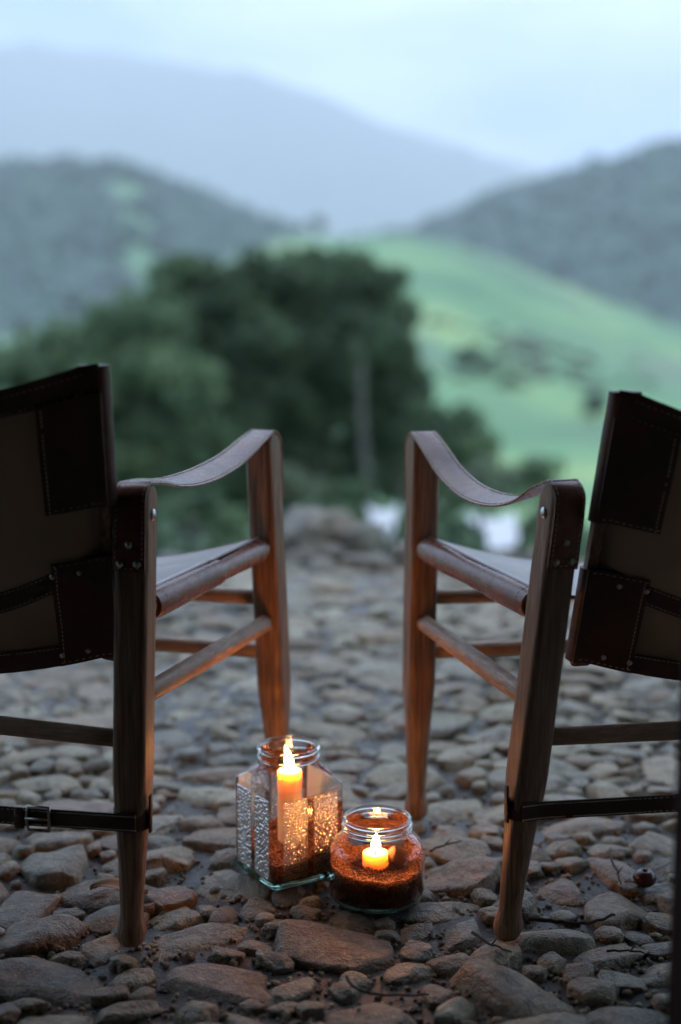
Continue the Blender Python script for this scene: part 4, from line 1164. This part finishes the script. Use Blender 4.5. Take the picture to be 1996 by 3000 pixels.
    pts = g.uniform(-hs, hs, (5200, 2)); z = np.array([lvl(a, b2) for a, b2 in pts]); P_.append(np.column_stack([pts, z - g.uniform(0, .003, len(z))]))
    for side in range(4):
        n = 4200; a = g.uniform(-hs, hs, n); e = np.full(n, hs - .0006) ; px, py = [(a, -e), (e, a), (a, e), (-e, a)][side]
        z = np.array([lvl(q, w) for q, w in zip(px, py)]); zz = .0105 + (z - .0105) * g.random(n); P_.append(np.column_stack([px, py, zz]))
    Q = np.concatenate(P_); Wd = np.array([cx, cy_, z0]) + Q[:, :1] * np.array(X) + Q[:, 1:2] * np.array(Y) + Q[:, 2:] * np.array([0, 0, 1])
    V, F, T = grains(Wd, .0019, 4)
    fill = mass('grain', V, F, M['seed'], T, root, smooth=False)
    b = MB(); h2 = hs - .0018; n = 14
    b.grid(lambda a, t: Vector((cx, cy_, z0)) + X * (a * 2 - 1) * h2 + Y * (t * 2 - 1) * h2 + Vector((0, 0, lvl((a * 2 - 1) * h2, (t * 2 - 1) * h2) - .003)), n, n)
    base = []
    per = [(a, -1) for a in np.linspace(-1, 1, 9)[:-1]] + [(1, a) for a in np.linspace(-1, 1, 9)[:-1]] + [(a, 1) for a in np.linspace(1, -1, 9)[:-1]] + [(-1, a) for a in np.linspace(1, -1, 9)[:-1]]
    top = [Vector((cx, cy_, z0)) + X * a * h2 + Y * c2 * h2 + Vector((0, 0, lvl(a * h2, c2 * h2) - .003)) for a, c2 in per]; bot = [Vector((p.x, p.y, z0 + .0108)) for p in top]
    b.rings([bot, top], (True, False)); b.build('grain_bed', M['seed_bed'], root)
    CONTACT.append((cx, cy_, .075))
    return cx, cy_, z0
def mat_seedbed():
    t = NT('grain_bed'); v = t.coord(); vo = t.n('ShaderNodeTexVoronoi'); vo.inputs['Scale'].default_value = 420; t.l(v, vo.inputs['Vector'])
    sp = t.n('ShaderNodeSeparateColor'); t.l(vo.outputs['Color'], sp.inputs[0])
    t.pbr(t.ramp(sp.outputs[0], [(0, (.05, .016, .008)), (.6, (.13, .045, .018)), (1, (.26, .10, .04))]), 0.6, t.bump(vo.outputs[0], 1.0, .002)); return t.m
M['seed_bed'] = mat_seedbed()
cx, cy_, z0 = tall_jar()
candle((-.0700, 1.880), .030, .147, .0170, .035, 0.19, 'tall lit pillar candle standing in the square jar', -.18)

def round_jar():
    cx, cy_ = .0485, 1.795; z0 = .001; root = empty('round_jar', (cx, cy_, z0), 'squat round glass jar holding a short lit candle in brown grain', 'jar', 'candle jars on the cobbles')
    b = MB(); prof = [(.054, .002), (.0595, .005), (.0625, .010), (.0632, .020), (.0632, .064)]
    b.lathe((cx, cy_, z0), prof, 64); b.build('glass_wall', M['glass'], root)
    po = [(.0632, .0642), (.0625, .070), (.0595, .0765), (.0545, .0825), (.0485, .0875), (.0445, .090), (.0428, .0925), (.0425, .1075)]
    pi_ = [(.0402, .1075), (.0404, .0915), (.0422, .0885), (.0462, .0855), (.0525, .0805), (.0572, .0750), (.0600, .0695), (.0607, .0642), (.0632, .0642)]
    b = MB(); b.lathe((cx, cy_, z0), po, 64); b.build('glass_shoulder', M['glass_wavy'], root, angle=60)
    b = MB(); b.lathe((cx, cy_, z0), [(.0005, .0005), (.050, .0005), (.0560, .0012), (.0600, .0035), (.0605, .006), (.056, .0085), (.0005, .0075)], 48); b.build('glass_base', M['glass_green'], root, angle=60)
    for r, z, a, bb, nm in ((.0430, .1095, .0028, .0026, 'glass_rim'), (.0448, .1015, .0022, .0016, 'glass_thread'), (.0448, .0955, .0020, .0015, 'glass_thread')):
        b = MB(); b.lathe((cx, cy_, z0), [(r + a * math.cos(q), z + bb * math.sin(q)) for q in [2 * math.pi * k / 14 for k in range(15)]], 56); b.build(nm, M['glass_solid'], root)
    g = np.random.default_rng(8); Rr = .0605
    def lvl(px, py): return .0465 + .08 * max(0, -px - .01) + .004 * noise.noise((px * 50, py * 50, 6)) + .01 * max(0, py)
    n = 4200; a = g.uniform(0, 6.2832, n); r = Rr * np.sqrt(g.random(n)); px, py = r * np.cos(a), r * np.sin(a); z = np.array([lvl(p, q) for p, q in zip(px, py)]); P_ = [np.column_stack([px, py, z - g.uniform(0, .003, n)])]
    n = 12000; a = g.uniform(0, 6.2832, n); rr = np.full(n, Rr + .0004); px, py = rr * np.cos(a), rr * np.sin(a); z = np.array([lvl(p, q) for p, q in zip(px, py)]); P_.append(np.column_stack([px, py, .009 + (z - .009) * g.random(n)]))
    Q = np.concatenate(P_) + np.array([cx, cy_, z0]); V, F, T = grains(Q, .0018, 9); mass('grain', V, F, M['seed'], T, root, smooth=False)
    b = MB(); rings = [[Vector((cx + r * math.cos(q), cy_ + r * math.sin(q), z0 + (zz if zz is not None else lvl(r * math.cos(q), r * math.sin(q)) - .003))) for q in [2 * math.pi * j / 40 for j in range(40)]] for r, zz in ((.002, .0090), (.0585, .0090), (.0590, None), (.045, None), (.03, None), (.015, None), (.001, None))]
    b.rings(rings); b.build('grain_bed', M['seed_bed'], root)
    CONTACT.append((cx, cy_, .065))
    candle((.0465, 1.792), .030, .065, .0175, .025, 0.10, 'short glowing candle stub in the squat round jar', .05)
    # dry seed pod leaning on the stub
    V, F = stone_mesh(3, 901); V = V * np.array([.0135, .0095, .0095]); Rm = np.array(Matrix.Rotation(.5, 3, 'Y')); V = V @ Rm.T + np.array([.0765, 1.788, .0635])
    o = mesh_obj('seed_pod', V, F, M['pod']); tag(o, 'dry brown seed pod lying on the grain beside the short candle', 'seed pod')
    b = MB()
M['pod'] = mat_plain('dry_pod', (.20, .085, .04), 0.7)
round_jar()

# ------------------------------------------------------------------ stones last (they settle under the things above)
place_stones()

# ------------------------------------------------------------------ litter on the patio
def twig(pts, r, label):
    b = MB(); q = [Vector((p.x, p.y, .008)) + Vector((0, 0, dz)) for p, dz in pts]
    path = catpath(q, 6); path = [p + Vector((rng.uniform(-1, 1), rng.uniform(-1, 1), rng.uniform(-.5, 1))) * .0012 for p in path]
    b.tube(path, [r * (1 - .5 * k / len(path)) for k in range(len(path))], 7); k = len(path) // 2
    b.tube([path[k], path[k] + Vector((.01, .012, .006))], [r * .7, r * .3], 6)
    o = b.build('twig', M['twig'], None); tag(o, label, 'twig', 'dark twigs on the cobbles')
def gp(u, v):
    d = vdir(u, v); t = -CAM_H / d.z; return Vector((d.x * t, d.y * t, 0))
twig([(gp(1545, 2722), .006), (gp(1630, 2732), .007), (gp(1720, 2742), .009), (gp(1800, 2722), .012)], .0032, 'thickest dark twig lying right of the right chair foot')
twig([(gp(1385, 2760), .004), (gp(1440, 2795), .004), (gp(1500, 2822), .006)], .0020, 'thin curved twig in front of the right chair foot')
twig([(gp(1015, 2890), .004), (gp(1050, 2930), .005), (gp(1120, 2945), .004), (gp(1260, 2945), .004)], .0022, 'long thin twig at the bottom edge of the picture')
twig([(gp(1262, 2520), .006), (gp(1300, 2508), .008), (gp(1350, 2492), .006)], .0018, 'short thin twig between the round jar and right post')
twig([(gp(1790, 2540), .004), (gp(1810, 2590), .006), (gp(1818, 2615), .004)], .0018, 'short bent twig left of the shiny nut shell')
twig([(gp(1780, 2812), .004), (gp(1850, 2816), .005), (gp(1918, 2828), .004)], .0016, 'straight thin twig near the lower right corner')
def nut():
    p = gp(1888, 2600); b = MB(); b.lathe((p.x, p.y, .002), [(.0005, 0), (.009, .001), (.0145, .006), (.016, .012), (.0135, .019), (.008, .0225), (.004, .0215), (.002, .017)], 20); o = b.build('nut_shell', M['nut'], None)
    tag(o, 'small shiny dark brown nut shell lying alone at lower right', 'nut')
nut()
def leaf():
    c = gp(350, 2650); b = MB()
    def f(a, t, off):
        x = (a - .5) * .076; w = .016 * math.sin(math.pi * min(1, max(0, a * .96 + .02))) ** .7
        return Vector((c.x + x, c.y + (t - .5) * 2 * w, .020 + .006 * math.sin(a * 5) + .005 * abs(t - .5) * 2 + off))
    b.slab(f, 14, 6, .0006); o = b.build('dry_leaf', M['dry_leaf'], None); tag(o, 'curled tan dry leaf beside the left chair rear foot', 'leaf')
leaf()
